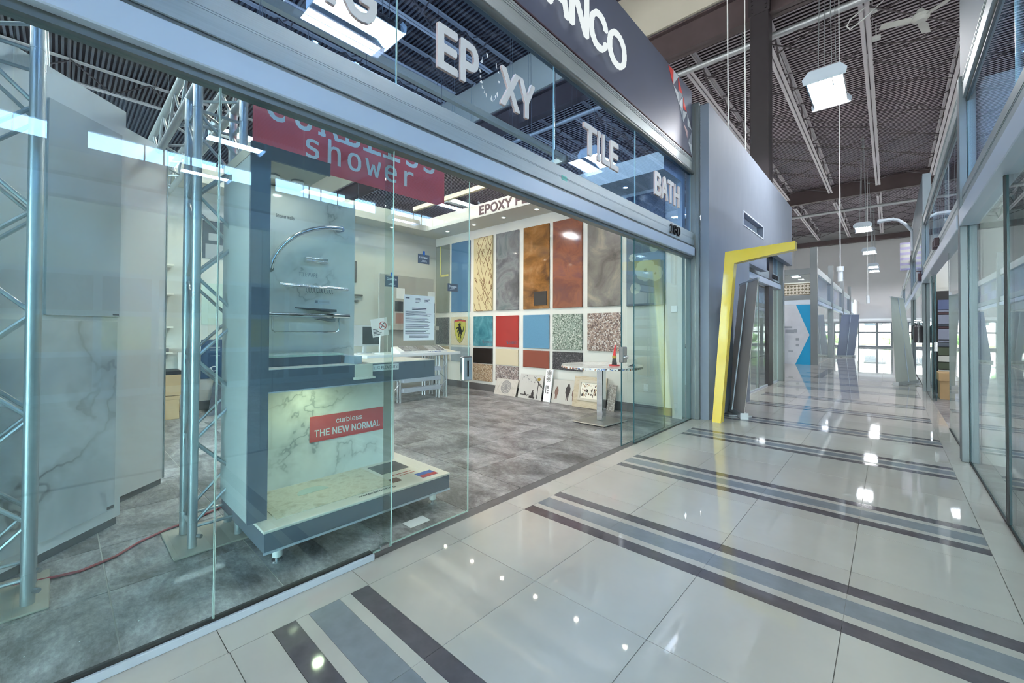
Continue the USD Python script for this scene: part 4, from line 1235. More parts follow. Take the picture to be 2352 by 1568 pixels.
shield = [(-.20, .20), (-.19, .235), (0, .26), (.19, .235), (.20, .20), (.195, .05), (.16, -.09), (.09, -.21), (0, -.28), (-.09, -.21), (-.16, -.09), (-.195, .05)]
flat([(sx + a * 1.05, sz + b * 1.05) for a, b in shield], "ink", p2[1], 0, "shield_border")
flat([(sx + a, sz + b) for a, b in shield], "shield_yellow", p2[1], 1, "shield")
flat([(sx + a, sz + b) for a, b in [(-.20, .20), (-.19, .235), (0, .26), (.19, .235), (.20, .20), (0, .225)]], "ink_red", p2[1], 2, "shield_band")
horse = [(-.02, .17), (.005, .20), (.02, .17), (.035, .15), (.02, .12), (.045, .07), (.06, .02), (.085, .0), (.11, .03), (.12, .08), (.10, .09), (.125, .10), (.14, .05), (.12, -.02), (.085, -.04),
         (.08, -.07), (.05, -.10), (.045, -.15), (.06, -.17), (.02, -.175), (.02, -.11), (.03, -.08), (.0, -.06), (-.02, -.09), (-.015, -.13), (-.05, -.15), (-.04, -.12), (-.045, -.08), (-.03, -.03),
         (-.03, .0), (-.07, -.01), (-.09, -.05), (-.10, -.02), (-.08, .02), (-.04, .03), (-.07, .06), (-.12, .03), (-.135, .05), (-.10, .08), (-.05, .09), (-.03, .11), (-.07, .125), (-.075, .145), (-.04, .155)]
flat([(sx + a, sz + b) for a, b in horse], "black", p2[1], 2, "horse")
obj("letter_row", letters("S F", .05, (sx - .055, yq - .0025, sz - .235), (1, 0, 0), (0, 0, 1), (0, -1, 0), .001, width=.11), "ink", p2[1])
row3 = ("ep_cream", "ep_pale_grey", "ep_black", "ep_ivory", "ep_rust", "ep_granite")
labs = ("short cream sample behind the table leg in the corner", "short pale blue grey sample below the shield", "short glossy black sample", "short plain ivory sample", "short plain rust brown sample", "short dark speckled granite sample")
for i in range(6):
    sample(*C[i], .592, .925, row3[i], labs[i])
sample(*C[2], .207, .575, "ep_pebble_tan", "tan pebble chip sample in the lowest row")
sample(*C[3], .250, .575, "ep_pebble_pink", "grey and pink pebble chip sample in the lowest row")

# ------------------------------------------------------------------ tiles leaning on the accent wall
def leaning(name, label, x0, x1, h, mat, t=.018, y0=6.10, lean=.11):
    """A slab standing on the floor and leaning on the wall; returns it and a function for its face."""
    n = np.array([0, -h, lean]) / math.hypot(h, lean)     # face normal, towards the room
    v = np.array([0, lean, h]) / math.hypot(h, lean)
    o = np.array([0, y0, 0.0])
    T = thing(name, label, "tile", base=((x0 + x1) / 2, y0, 0))
    g = sbox(x0, 0, x1, h)
    obj("slab", B().poly(g, o - n * t + [0, 0, t * .2], (1, 0, 0), v, n, t), mat, T)

    def face(pname, pts, m_, k=1, depth=.001):
        obj(pname, B().poly(pts, o + n * (.0004 * k) + [0, 0, t * .2], (1, 0, 0), v, n, depth), m_, T)
    return T, face


T, f = leaning("picture_tile", "beige marble tile with a round grey face medallion", -6.07, -5.47, .335, "travertine_grey")
c = Point(-5.77, .17)
f("medallion_ring", c.buffer(.135, 16).difference(c.buffer(.115, 16)), "etch_grey")
f("medallion_rim", c.buffer(.105, 16).difference(c.buffer(.09, 16)), "etch_grey")
for k in range(14):
    a = k * 2 * math.pi / 14
    f("medallion_ray", LineString([(-5.77 + .05 * math.cos(a), .17 + .055 * math.sin(a)), (-5.77 + .088 * math.cos(a + .25), .17 + .09 * math.sin(a + .25))]).buffer(.008, 3), "etch_grey")
f("medallion_face", affinity.scale(c.buffer(.05, 12), .8, 1.1), "etch_grey")
T, f = leaning("picture_tile", "pale tile with black figures, dogs and a street lamp under a tree", -5.41, -4.83, .47, "tile_pale")
rn = random.Random(2)
f("lamp_post", sbox(-4.945, 0.02, -4.93, .36), "etch_dark")
f("lamp_head", Polygon([(-4.965, .36), (-4.91, .36), (-4.90, .40), (-4.937, .43), (-4.975, .40)]), "brass")
for k in range(3):
    f("branch", LineString([(-5.06 + .03 * k, .43 - .03 * k), (-4.98 + .05 * k, .36 - .05 * k), (-4.85 + .01 * k, .27 - .02 * k)]).buffer(.004, 2), "etch_dark")
for k in range(34):
    f("leaf_spray", Point(rn.uniform(-5.36, -5.0), rn.uniform(.29, .45)).buffer(rn.uniform(.004, .012), 2), "etch_grey")
f("bench_figure", Polygon([(-5.13, .02), (-4.99, .02), (-4.99, .05), (-5.02, .06), (-5.025, .13), (-5.04, .15), (-5.035, .18), (-5.06, .18), (-5.06, .15), (-5.085, .12), (-5.08, .07), (-5.13, .06)]), "etch_dark")
f("crouching_figure", Polygon([(-5.26, .06), (-5.20, .06), (-5.215, .10), (-5.23, .115), (-5.235, .14), (-5.255, .13), (-5.25, .11), (-5.265, .09)]), "etch_dark")
for x in (-5.35, -5.30, -5.185):
    f("dog", Polygon([(x, .05), (x + .008, .05), (x + .01, .065), (x + .03, .065), (x + .034, .05), (x + .04, .065), (x + .05, .085), (x + .035, .08), (x + .01, .082), (x - .005, .075)]), "etch_dark")
T, f = leaning("picture_tile", "narrow white plaque with round grey logos", -4.765, -4.605, .595, "white_paint", y0=6.08)
for zz in (.53, .42):
    cc = Point(-4.685, zz)
    f("logo_ring", cc.buffer(.055, 14).difference(cc.buffer(.045, 14)), "etch_grey")
    f("logo_disc", cc.buffer(.036, 12), "etch_grey")
f("logo_block", sbox(-4.735, .15, -4.715, .30).union(sbox(-4.70, .15, -4.66, .18)).union(sbox(-4.70, .20, -4.66, .22)).union(sbox(-4.70, .24, -4.66, .30)), "etch_grey")
T, f = leaning("picture_tile", "pale tile with dark brown horses seen from the front", -4.59, -4.11, .43, "tile_pale")
for x, s, m_ in ((-4.50, .9, "etch_brown"), (-4.26, 1.15, "etch_dark"), (-4.125, .9, "etch_brown")):
    hs = [(-.02, .0), (-.005, .0), (.0, .07), (.012, .0), (.026, .0), (.028, .09), (.045, .13), (.045, .20), (.025, .24), (.022, .27), (.010, .265), (-.006, .27), (-.012, .24), (-.040, .20), (-.042, .12), (-.026, .09)]
    f("horse", Polygon([(x + a * s, .07 + b * s * .95) for a, b in hs]).intersection(sbox(-4.585, 0, -4.115, .43)), m_)
T, f = leaning("picture_tile", "travertine tile with a raised framed picture of a crowded street", -4.10, -3.47, .53, "travertine", y0=6.05, t=.03)
f("frame_moulding", sbox(-3.99, .12, -3.56, .47).difference(sbox(-3.95, .16, -3.60, .43)), "cream_wall", depth=.018)
f("picture_field", sbox(-3.95, .16, -3.60, .43), "warm_white", depth=.003)
rn = random.Random(4)
for k in range(60):
    x, z = rn.uniform(-3.93, -3.63), rn.uniform(.18, .39)
    f("picture_patch", sbox(x, z, x + rn.uniform(.008, .025), z + rn.uniform(.015, .045) * (1.2 if z < .28 else .8)), rn.choice(("etch_brown", "etch_dark", "etch_tan")), k=9)
for x in (-3.85, -3.775, -3.70):
    f("picture_joint", sbox(x, .16, x + .004, .43), "warm_white", k=12)
leaning("picture_tile", "narrow grey speckled tile, rightmost of the tiles leaning on the wall", -3.46, -3.32, .43, "ep_pebble_grey")

# ------------------------------------------------------------------ bar table with a brush
bt = thing("bar_table", "round stone topped table with square steel post and base", "table", base=(-3.10, 5.33, 0))
q = np.array([(-3.38, 5.02), (-2.87, 5.02), (-2.83, 5.60), (-3.36, 5.66)])
obj("base_plate", hull([(x, y, z) for x, y in q for z in (0.004, .014)] + [(-3.1 + (x + 3.1) * .97, 5.33 + (y - 5.33) * .97, .022) for x, y in q]), "steel_plate", bt)
obj("base_pad", hull([(-3.1 + (x + 3.1) * 1.01, 5.33 + (y - 5.33) * 1.01, z) for x, y in q for z in (0.001, .009)]), "black", bt)
obj("post", bx(-3.15, -3.05, 5.28, 5.38, .02, .78, c=.008), "chrome", bt)
obj("top_plate", bx(-3.3, -2.9, 5.13, 5.53, .775, .785), "steel", bt)
R_ = .575
tp = trimesh.creation.cylinder(R_, .034, sections=64)
tp.apply_translation((-3.10, 5.33, .805))
obj("table_top", tp, "table_stone", bt, smooth=40)
eg = trimesh.creation.annulus(R_ - .01, R_ + .004, .024, sections=64)
eg.apply_translation((-3.10, 5.33, .800))
obj("mosaic_edge", eg, "mosaic", bt, smooth=40)
br = thing("paint_brush", "red handled paint brush standing in a red lid on the bar table", "paint brush", base=(-2.8750, 5.30, .822))
obj("lid", B().cyl((-2.8750, 5.30, .822), (-2.8750, 5.30, .84), .075, 24), "ink_red", br)
obj("bristle_head", hull([(-2.9050, 5.28, .84), (-2.8450, 5.32, .84), (-2.9050, 5.32, .84), (-2.8450, 5.28, .84), (-2.9000, 5.29, .93), (-2.8500, 5.31, .93)]), "black", br)
obj("ferrule", bx(-2.9010, -2.8490, 5.285, 5.315, .93, .97), "brass", br)
obj("handle", hull([(-2.8950, 5.29, .97), (-2.8550, 5.31, .97), (-2.8950, 5.31, .97), (-2.8550, 5.29, .97), (-2.8800, 5.295, 1.05), (-2.8670, 5.305, 1.05), (-2.8650, 5.30, 1.13), (-2.8570, 5.302, 1.13)]), "brush_red", br)
obj("tip", B().cyl((-2.8620, 5.30, 1.12), (-2.8600, 5.30, 1.16), .008, 8), "warm_white", br)
cd = solo("folded_card", hull([(-2.70, 5.36, .823), (-2.62, 5.44, .823), (-2.69, 5.42, .823), (-2.63, 5.38, .86), (-2.66, 5.44, .86)]), "card_grey", "small dark folded card beside the paint brush on the bar table", "card")
obj("switch_plate", bx(-2.46, -2.37, YW - .012, YW, 1.60, 1.70, c=.003), "white_paint", label="white plate with a dark control on the wall behind the right door", cat="wall switch", kind=None)
solo("wall_outlet", bx(-2.90, -2.83, YW - .01, YW, .36, .48, c=.003), "white_paint", "small white socket plate low on the wall behind the right door", "socket")
# ------------------------------------------------------------------ shower display behind the left glass
XM = -3.10          # face of its marble back wall
sd = thing("shower_display", "marble shower display unit with navy bench, red sign and chrome rails", "shower display", base=(-2.9, 1.4, 0))
obj("platform", bx(-3.36, -2.50, .765, 2.035, .105, .212), "navy_board", sd)
obj("platform_top", bx(-3.365, -2.495, .76, 2.04, .212, .228, c=.003), "tray_white", sd)
obj("platform_trim", bx(-2.502, -2.494, .76, 2.04, .10, .112), "aluminium_white", sd)
obj("shower_tray", bx(-3.08, -2.60, .86, 1.62, .228, .233), "tray_stone", sd)
for x, y in ((-2.585, .86), (-2.585, 1.945), (-3.28, .86), (-3.28, 1.945)):
    f = obj("foot", B().cyl((x, y, .03), (x, y, .105), .026), "white_paint", sd, smooth=40)
    obj("foot_pad", B().cyl((x, y, 0.0), (x, y, .012), .03).cyl((x, y, .0), (x, y, .03), .012), "steel", f)
obj("marble_back", bx(XM - .05, XM, .82, 1.93, .228, .94), "marble", sd)
obj("marble_back", bx(XM - .06, XM - .01, .82, 1.57, 1.0, 2.30), "marble", sd)
obj("back_core", bx(XM - .14, XM - .06, .82, 1.57, .23, 2.28), "navy_board", sd)
obj("side_wall", bx(-3.22, -2.665, .725, .82, .228, 2.31), "side_grey", sd)
obj("side_edge", bx(-2.665, -2.645, .722, .823, .228, 2.31), "navy_board", sd)
obj("canopy", bx(-3.22, -2.66, .722, 1.165, 2.31, 2.375), "cream_wall", sd)
obj("canopy_edge", bx(-2.66, -2.643, .72, 1.167, 2.30, 2.38), "navy_board", sd)
obj("bench", bx(XM, -2.65, .823, 2.005, .955, 1.082), "navy_board", sd)
obj("bench_top", bx(XM, -2.652, .823, 1.345, 1.082, 1.088).box(XM, -2.652, 1.47, 2.005, 1.082, 1.088), "tray_white", sd)
obj("bench_ledge", bx(XM, -2.78, .823, 1.31, 1.088, 1.145), "navy_board", sd)
obj("ledge_tile", bx(XM - .01, -2.77, .823, 1.325, 1.145, 1.158), "glass_tile", sd)
obj("layer_cutaway", bx(-2.90, -2.66, 1.345, 1.40, 1.088, 1.14).box(-2.9, -2.655, 1.345, 1.365, 1.03, 1.085), "aluminium_white", sd)
obj("layer_cutaway", bx(-2.652, -2.640, 1.345, 1.47, 1.00, 1.085).box(-2.652, -2.62, 1.335, 1.48, .985, 1.0), "warm_white", sd)
obj("bench_trim", bx(-2.655, -2.645, .823, 2.005, .948, .955), "aluminium_white", sd)
pl = obj("bench_label", bx(-2.65, -2.646, 1.475, 1.68, 1.03, 1.075), "paper", sd)
obj("label_print", letters("LUX ELEMENTS", .020, (-2.646, 1.483, 1.043), U, V, N, .0006, width=.185), "ink", pl)
rs = obj("red_sign", bx(XM, XM + .006, 1.235, 1.82, .50, .685), "red_sign", sd)
obj("sign_print", letters("curbless", .038, (XM + .006, 1.53, .615), U, V, N, .0008, center=True, stroke=1).add(letters("THE NEW NORMAL", .048, (XM + .006, 1.53, .535), U, V, N, .0008, width=.525, center=True, stroke=2).m()), "paper", rs)
obj("platform_print", letters("complete", .026, (-2.60, 1.30, .2285), U, (-1, 0, 0), (0, 0, 1), .0008, width=.17).add(letters("waterproofing", .026, (-2.55, 1.33, .2285), U, (-1, 0, 0), (0, 0, 1), .0008, width=.27).m()), "ink", sd)
ph = obj("photo_print", bx(-3.05, -2.83, 1.66, 1.90, .228, .2295), "slate_dark", sd)
obj("photo_print", bx(-2.66, -2.55, 1.83, 1.97, .228, .2295), "photo_blue", sd)
obj("photo_print", bx(-2.60, -2.55, 1.83, 1.97, .2295, .230), "ink_red", sd)
obj("photo_print", bx(-2.70, -2.62, 1.60, 1.70, .228, .2295), "etch_brown", sd)
obj("script_line", bx(-2.76, -2.75, 1.70, 1.86, .2285, .229).box(-2.72, -2.712, 1.74, 1.88, .2285, .229), "ink_red", sd)
cw = B().poly(Point(0, 0).buffer(.10, 16).intersection(sbox(-.1, 0, .1, .1)), (-2.85, 1.17, .2335), (0, 1, 0), (-1, 0, 0), (0, 0, 1), .001)
obj("drain_cover", cw, "glass_tile", sd)
# chrome fittings
XC = XM + .05
arc = [(XC, 1.435 - .485 * math.cos(a), 2.075 - .43 * (1 - math.sin(a))) for a in np.linspace(0.08, math.pi / 2, 18)]
arc = [(XC, 1.435 - .49 * math.cos(a), 1.66 + .415 * math.sin(a)) for a in np.linspace(.15, math.pi / 2, 18)]
gr = thing("curved_grab_rail", "curved chrome grab rail arching across the shower marble", "grab rail", base=(XM, 1.2, 1.9))
obj("rail", B().tube(arc, .016, 12), "chrome", gr, smooth=60)
for p in (arc[0], arc[-1]):
    obj("rail_mount", B().cyl((XM - .01, p[1], p[2]), (XC, p[1], p[2]), .022), "chrome", gr, smooth=40)
gr = thing("towel_rail", "straight chrome rail with a square wire loop hanging below it", "towel rail", base=(XM, 1.2, 1.4))
obj("rail", B().cyl((XC, .93, 1.418), (XC, 1.50, 1.418), .016), "chrome", gr, smooth=40)
obj("wire_loop", B().tube([(XC, .965, 1.41), (XC, .965, 1.315), (XC, .985, 1.30), (XC, 1.40, 1.30), (XC, 1.42, 1.315), (XC, 1.42, 1.41)], .0045, 8), "chrome", gr)
for y in (.95, 1.48):
    obj("rail_mount", B().cyl((XM - .01, y, 1.418), (XC, y, 1.418), .012), "chrome", gr)
gr = thing("chrome_shelf", "chrome wire shelf with a row of small hooks on the shower marble", "shelf", base=(XM, 1.25, 1.62))
obj("bar", B().cyl((XC, 1.02, 1.627), (XC, 1.475, 1.627), .009).cyl((XC + .03, 1.02, 1.617), (XC + .03, 1.475, 1.617), .008).cyl((XC - .03, 1.02, 1.632), (XC - .03, 1.475, 1.632), .007), "chrome", gr, smooth=40)
for k in range(11):
    y = 1.17 + k * .018
    obj("hook", B().tube([(XC + .03, y, 1.615), (XC + .035, y, 1.585), (XC + .035, y + .010, 1.578)], .003, 5), "chrome", gr)
gr = thing("roll_holder", "short double chrome roll holder above the wire shelf", "holder", base=(XM, 1.25, 1.81))
obj("bar", B().cyl((XC, 1.18, 1.808), (XC, 1.335, 1.808), .008).cyl((XC, 1.18, 1.825), (XC, 1.30, 1.825), .006), "chrome", gr, smooth=40)
obj("mount", bx(XM - .01, XC, 1.185, 1.215, 1.80, 1.835).box(XM - .01, XC, 1.30, 1.335, 1.80, 1.835), "chrome", gr)
cs_ = thing("corner_shelves", "two dark triangular glass corner shelves on the shower marble", "shelf", base=(XM, 1.3, 1.4))
obj("shelf_wedge", hull([(XM - .01, 1.13, 1.475), (XM - .01, 1.38, 1.465), (XM + .10, 1.38, 1.465), (XM - .01, 1.13, 1.47), (XM - .01, 1.38, 1.445), (XM + .10, 1.38, 1.445)]), "slate_dark", cs_)
obj("shelf_wedge", hull([(XM - .01, 1.26, 1.395), (XM - .01, 1.38, 1.40), (XM + .08, 1.38, 1.40), (XM - .01, 1.38, 1.375), (XM + .08, 1.38, 1.375)]), "slate_dark", cs_)
XL2 = XM - .0098
solo("marble_lettering", letters("TILEWARE", .028, (XL2, 1.155, 1.70), U, V, N, .001, width=.13), "ink_light", "thin grey word lettering on the marble above the wire shelf", "lettering")
lb = thing("logo_label", "small white label with a square logo under the wire shelf", "label", base=(XL2, 1.27, 1.5))
obj("label", bx(XL2, XL2 + .001, 1.265, 1.385, 1.505, 1.54), "paper", lb)
obj("label_print", letters("TILEWARE", .013, (XL2 + .001, 1.295, 1.515), U, V, N, .0004, width=.08).box(XL2 + .001, XL2 + .0014, 1.27, 1.288, 1.512, 1.532), "ink_light", lb)
solo("marble_lettering", letters("Shower walls", .024, (XL2, 1.0, 2.09), U, V, N, .001, width=.12), "ink", "small blue lettering Shower walls near the top of the marble", "lettering")
sp = UsdLux.DiskLight.Define(stage, "/World/bench_spot_light")
sp.CreateRadiusAttr(.03)
sp.CreateColorAttr(Gf.Vec3f(.93, 1.0, .62))
sp.CreateIntensityAttr(150.0)
sp.AddTranslateOp().Set(Gf.Vec3d(-2.88, 1.22, .94))
for k_, (lx, ly) in enumerate(((-2.92, .92), (-2.92, 1.07))):
    cs = UsdLux.DiskLight.Define(stage, f"/World/canopy_spot_light_{k_}")
    cs.CreateRadiusAttr(.03)
    cs.CreateColorAttr(Gf.Vec3f(1.0, .98, .92))
    cs.CreateIntensityAttr(38.0)
    cs.AddTranslateOp().Set(Gf.Vec3d(lx, ly, 2.295))
    obj("canopy_lamp", B().cyl((lx, ly, 2.297), (lx, ly, 2.309), .04, 20), "steel", sd)
obj("spot_lamp", B().cyl((-2.88, 1.22, .944), (-2.88, 1.22, .955), .06, 20), "steel", sd)

# ------------------------------------------------------------------ large display boards at the left
dA = np.array([-.707, .707, 0.0])
nA = np.array([.707, .707, 0.0])


def board(name, label, p0, a0, a1, z0, z1, t, mat):
    """A board standing at 45 degrees; a runs along it from p0."""
    T = thing(name, label, "display board", base=(p0[0], p0[1], 0))
    o = np.array([p0[0], p0[1], 0.0])
    obj("panel", B().poly(sbox(a0, z0, a1, z1), o - nA * t, dA, (0, 0, 1), nA, t), mat, T)

    def face(pname, x0, x1, b0, b1, m_, d=.012):
        return obj(pname, B().poly(sbox(x0, b0, x1, b1), o, dA, (0, 0, 1), nA, d), m_, T)
    return T, face, o


PA = (-3.857, .30)
T, fA, oA = board("display_board", "large white display board with a grey tile above and a cracked stone tile below", PA, -1.5, 0.0, .06, 2.80, .06, "white_paint")
fA("large_tile", -.50, -.02 + .10 - .12, 1.395, 2.62, "tile_veil")
fA("large_tile", -1.5, -.055, .127, 1.365, "tile_onyx")
fA("tile_label", -.09, -.045, 1.405, 1.415, "slate_dark", .0125)
fA("tile_label", -.11, -.06, .135, .155, "slate_dark", .0128)
obj("base_rail", B().poly(sbox(-1.5, .0, 0.0, .06), oA - nA * .055, dA, (0, 0, 1), nA, .03), "slate_dark", T)
T, fB, oB = board("display_board", "white display board standing just behind the cracked stone tile board", (-4.30, .335), -1.2, .40, .05, 2.85, .05, "white_paint")
obj("base_rail", B().poly(sbox(-1.2, .0, .40, .05), oB - nA * .045, dA, (0, 0, 1), nA, .03), "slate_dark", T)
obj("edge_trim", B().poly(sbox(.40, .05, .412, 2.85), oB - nA * .05, dA, (0, 0, 1), nA, .055), "aluminium", T)
T, fC, oC = board("display_board", "pale grey board at the far left edge behind the first truss", (-3.30, -.55), -.8, .22, .9, 2.55, .03, "board_pale")

# ------------------------------------------------------------------ aluminium trusses
def truss_column(name, label, x1, y0, w, h):
    """Square box truss: four chords, zigzag lacing, base plate, top block."""
    t = thing(name, label, "truss", base=(x1 - w / 2, y0 + w / 2, 0))
    x0, y1 = x1 - w, y0 + w
    for x in (x0, x1):
        for y in (y0, y1):
            obj("chord", B().cyl((x, y, .012), (x, y, h), .025, 20).cyl((x, y, h - .14), (x, y, h - .13), .0265, 20).cyl((x, y, .15), (x, y, .16), .0265, 20), "truss_alu", t, smooth=40)
    faces = (((x1, y0), (x1, y1)), ((x0, y1), (x0, y0)), ((x0, y0), (x1, y0)), ((x1, y1), (x0, y1)))
    n = int((h - .3) / (w * .98))
    for k, (a, b) in enumerate(faces):
        L = B()
        zs = np.linspace(.14, h - .16, n + 1)
        for i in range(n):
            p, q = (a, b) if (i + k) % 2 == 0 else (b, a)
            L.cyl((*p, zs[i]), (*q, zs[i + 1]), .010, 8)
        L.cyl((*a, .13), (*b, .13), .010, 8).cyl((*a, h - .15), (*b, h - .15), .010, 8)
        obj("lacing", L, "truss_alu", t)
    obj("base_plate", bx(x0 - .12, x1 + .10, y0 - .10, y1 + .07, 0.001, .012, c=.003), "plate_cream", t)
    bolts_ = B()
    for x in (x0, x1):
        for y in (y0, y1):
            bolts_.cyl((x + .03, y + .02, .08), (x + .05, y + .035, .08), .012, 8)
    obj("bolt", bolts_, "steel", t)
    return t


def truss_beam(name, label, x0, x1, y0, z0, w):
    t = thing(name, label, "truss", base=((x0 + x1) / 2, y0 + w / 2, z0))
    for y in (y0, y0 + w):
        for z in (z0, z0 + w):
            obj("chord", B().cyl((x0, y, z), (x1, y, z), .025, 16), "truss_alu", t, smooth=40)
    n = int(abs(x1 - x0) / w)
    xs = np.linspace(x0 + .05, x1 - .05, n + 1)
    for k, (p, q) in enumerate((((y0, z0), (y0 + w, z0)), ((y0, z0), (y0, z0 + w)), ((y0 + w, z0), (y0 + w, z0 + w)))):
        L = B()
        for i in range(n):
            a, b = (p, q) if (i + k) % 2 == 0 else (q, p)
            L.cyl((xs[i], *a), (xs[i + 1], *b), .010, 8)
        obj("lacing", L, "truss_alu", t)
    return t


truss_column("truss_column", "aluminium box truss column at the left edge in front of the stone tile board", -3.03, -.32, .24, 2.80)
truss_column("truss_column", "aluminium box truss column between the display boards and the shower unit", -3.10, .56, .24, 2.80)
truss_beam("truss_beam", "horizontal aluminium truss running back from the left edge column", -8.29, -3.03, -.32, 2.81, .24)
truss_beam("truss_beam", "horizontal aluminium truss running back from the column beside the shower unit", -8.29, -3.10, .56, 2.81, .24)

# ------------------------------------------------------------------ red hanging banner
bn = thing("hanging_banner", "red banner with pale words CURBLESS shower hung behind the header", "banner", base=(-3.2, 1.7, 2.5))
obj("cloth", bx(-3.203, -3.197, .88, 2.52, 2.515, 3.10), "banner_red", bn)
g = glyphs("CURBLESS", .22, stroke=1, font="DejaVuSansMono", spacing=.12)
serif = []
a = g.bounds
g = affinity.translate(g, -a[0], 0)
wd = a[2] - a[0]
lc = wd / 8
for k, feet in enumerate(((), ((.15, 1), (.85, 1)), ((.14, 1), (.14, 0), (.9, 0)), ((.14, 1), (.14, 0)), ((.16, 1), (.16, 0)), ((.14, 1), (.14, 0)), (), ())):
    for fx, top in feet:
        xx = k * lc + lc * fx
        serif.append(sbox(xx - .035, .195 if top else 0, xx + .03, .22 if top else .025))
g = union_all([g, *serif])
g = affinity.scale(g, 1.44 / wd, 1, origin=(0, 0))
obj("letter_row", B().poly(g, (-3.1965, .96, 2.795), U, V, N, .001), "banner_text", bn)
obj("letter_row", letters("shower", .175, (-3.1965, 1.225, 2.605), U, V, N, .001, width=.94, stroke=1, font="DejaVuSansMono", spacing=.10), "banner_text", bn)
hk = B()
for y in (.92, 1.7, 2.48):
    hk.cyl((-3.2, y, 3.10), (-3.2, y, 3.9), .003, 6)
obj("hanging_wire", hk, "steel", bn)
sf2 = thing("suspended_frame", "cream painted timber frame hanging on wires inside the left shop", "frame", base=(-3.6, 2, 3.9))
obj("rail", bx(-3.66, -3.60, -3.2, 5.2, 3.88, 3.96), "cream_frame", sf2)
obj("rail", bx(-7.6, -3.6, 5.14, 5.20, 3.88, 3.96), "cream_frame", sf2)
wr = B()
for x, y in ((-3.63, 4.9), (-3.63, 1.2), (-3.63, -1.8), (-6.8, 5.17)):
    wr.cyl((x, y, 3.96), (x, y, ZN), .006, 6).cyl((x, y, 3.97), (x, y, 4.10), .012, 8)
obj("hanging_wire", wr, "steel", sf2)
cb_ = thing("stay_cable", "thin steel cable with a red turnbuckle just behind the transom glass", "cable", base=(-2.6, 1.2, 3.0))
zc = lambda y: 3.06
obj("cable", B().cyl((-2.62, -3.2, 3.08), (-2.62, 6.2, 3.08), .004, 6), "steel", cb_)
obj("turnbuckle", B().cyl((-2.62, 1.10, 3.08), (-2.62, 1.26, 3.08), .011, 8), "ink_red", cb_)
obj("clamp", bx(-2.635, -2.605, 1.03, 1.07, 3.06, 3.10, c=.006).box(-2.635, -2.605, 1.30, 1.34, 3.055, 3.095, c=.006), "steel", cb_)

# ------------------------------------------------------------------ desk, racks and things at the back
dk = thing("demo_desk", "white counter table standing on short aluminium truss legs", "table", base=(-6.75, 4.6, 0))
obj("table_top", bx(-7.2, -6.38, 3.45, 5.47, .835, .89, c=.005), "white_paint", dk)
for ly in (3.98, 5.03):
    for x in (-6.96, -6.50):
        lg_ = B()
        for dx in (0, .14):
            for dy in (0, .18):
                lg_.cyl((x - dx * .6, ly + dy, 0), (x - dx * .6, ly + dy, .835), .02, 10)
        lgo = obj("leg", lg_, "truss_alu", dk, smooth=40)
        ll = B()
        zs = np.linspace(.03, .81, 6)
        for i in range(5):
            a_, b_ = (ly, ly + .18) if i % 2 else (ly + .18, ly)
            ll.cyl((x, a_, zs[i]), (x, b_, zs[i + 1]), .007, 6)
        obj("lacing", ll, "truss_alu", lgo)
for z in (.18, .36, .54):
    obj("shelf_plank", bx(-6.56, -6.44, 4.20, 5.02, z, z + .075), "aluminium_white", dk)
wdg = thing("sample_wedge", "white sloped sample rack holding five grey tiles on the counter table", "sample rack", base=(-6.6, 4.7, .89))
prof = Polygon([(0, 0), (.30, 0), (.30, .03), (.05, .12), (0, .10)])
obj("rack_body", B().poly(prof, (-6.75, 4.12, .89), (1, 0, 0), (0, 0, 1), (0, 1, 0), 1.05), "white_paint", wdg)
for k in range(5):
    y = 4.22 + k * .185
    obj("sample_tile", hull([(-6.69, y, 1.006), (-6.69, y + .165, 1.006), (-6.47, y, .929), (-6.47, y + .165, .929), (-6.69, y, 1.014), (-6.69, y + .165, 1.014), (-6.47, y, .938), (-6.47, y + .165, .938)]), ("slate", "slate_b", "etch_grey", "slate", "slate_b")[k], wdg)
obj("rack_print", letters("LUX ELEMENTS", .022, (-6.449, 4.72, .895), U, V, N, .001, width=.30, stroke=1), "photo_blue", wdg)
br_ = thing("brochure_stack", "pale brochures lying at the right end of the counter table", "brochures", base=(-6.6, 5.2, .89))
obj("brochure", hull([(-6.75, 5.2, .891), (-6.45, 5.2, .891), (-6.75, 5.42, .891), (-6.45, 5.42, .891), (-6.75, 5.2, .93), (-6.72, 5.40, .93)]), "warm_white", br_)
nf = thing("counter_sign", "white tilted card with a red prohibition circle on a thin stand", "sign", base=(-6.7, 3.85, .89))
o_ = np.array([-6.7, 3.86, 1.36])
u_ = np.array([.0, .985, .17])
v_ = np.array([.0, -.17, .985])
obj("card", B().poly(sbox(-.16, -.16, .16, .16), o_, u_, v_, N, .004), "paper", nf)
obj("red_circle", B().poly(Point(.06, .02).buffer(.075, 16).difference(Point(.06, .02).buffer(.062, 16)).union(LineString([(.01, .07), (.11, -.03)]).buffer(.008)), o_ + [.004, 0, 0], u_, v_, N, .001), "ink_red", nf)
obj("symbol", B().poly(LineString([(.03, -.01), (.08, .06), (.10, .05)]).buffer(.008), o_ + [.004, 0, 0], u_, v_, N, .0006), "ink", nf)
tl = B()
for k in range(5):
    tl.poly(sbox(-.14, -.03 - k * .024, -.14 + (.10, .09, .11, .16, .13)[k], -.018 - k * .024), o_ + [.004, 0, 0], u_, v_, N, .0006)
obj("text_line", tl, "ink", nf)
obj("stand_pole", B().cyl((-6.72, 3.87, .89), (-6.70, 3.87, 1.22), .012, 10).cyl((-6.72, 3.87, .89), (-6.72, 3.87, .905), .09, 20), "white_paint", nf)
mo = thing("monitor", "grey flat screen standing at the left end of the counter table", "monitor", base=(-7.0, 3.6, .89))
obj("screen_case", bx(-7.05, -7.01, 3.45, 4.05, 1.02, 1.40, c=.006), "grey_plastic", mo)
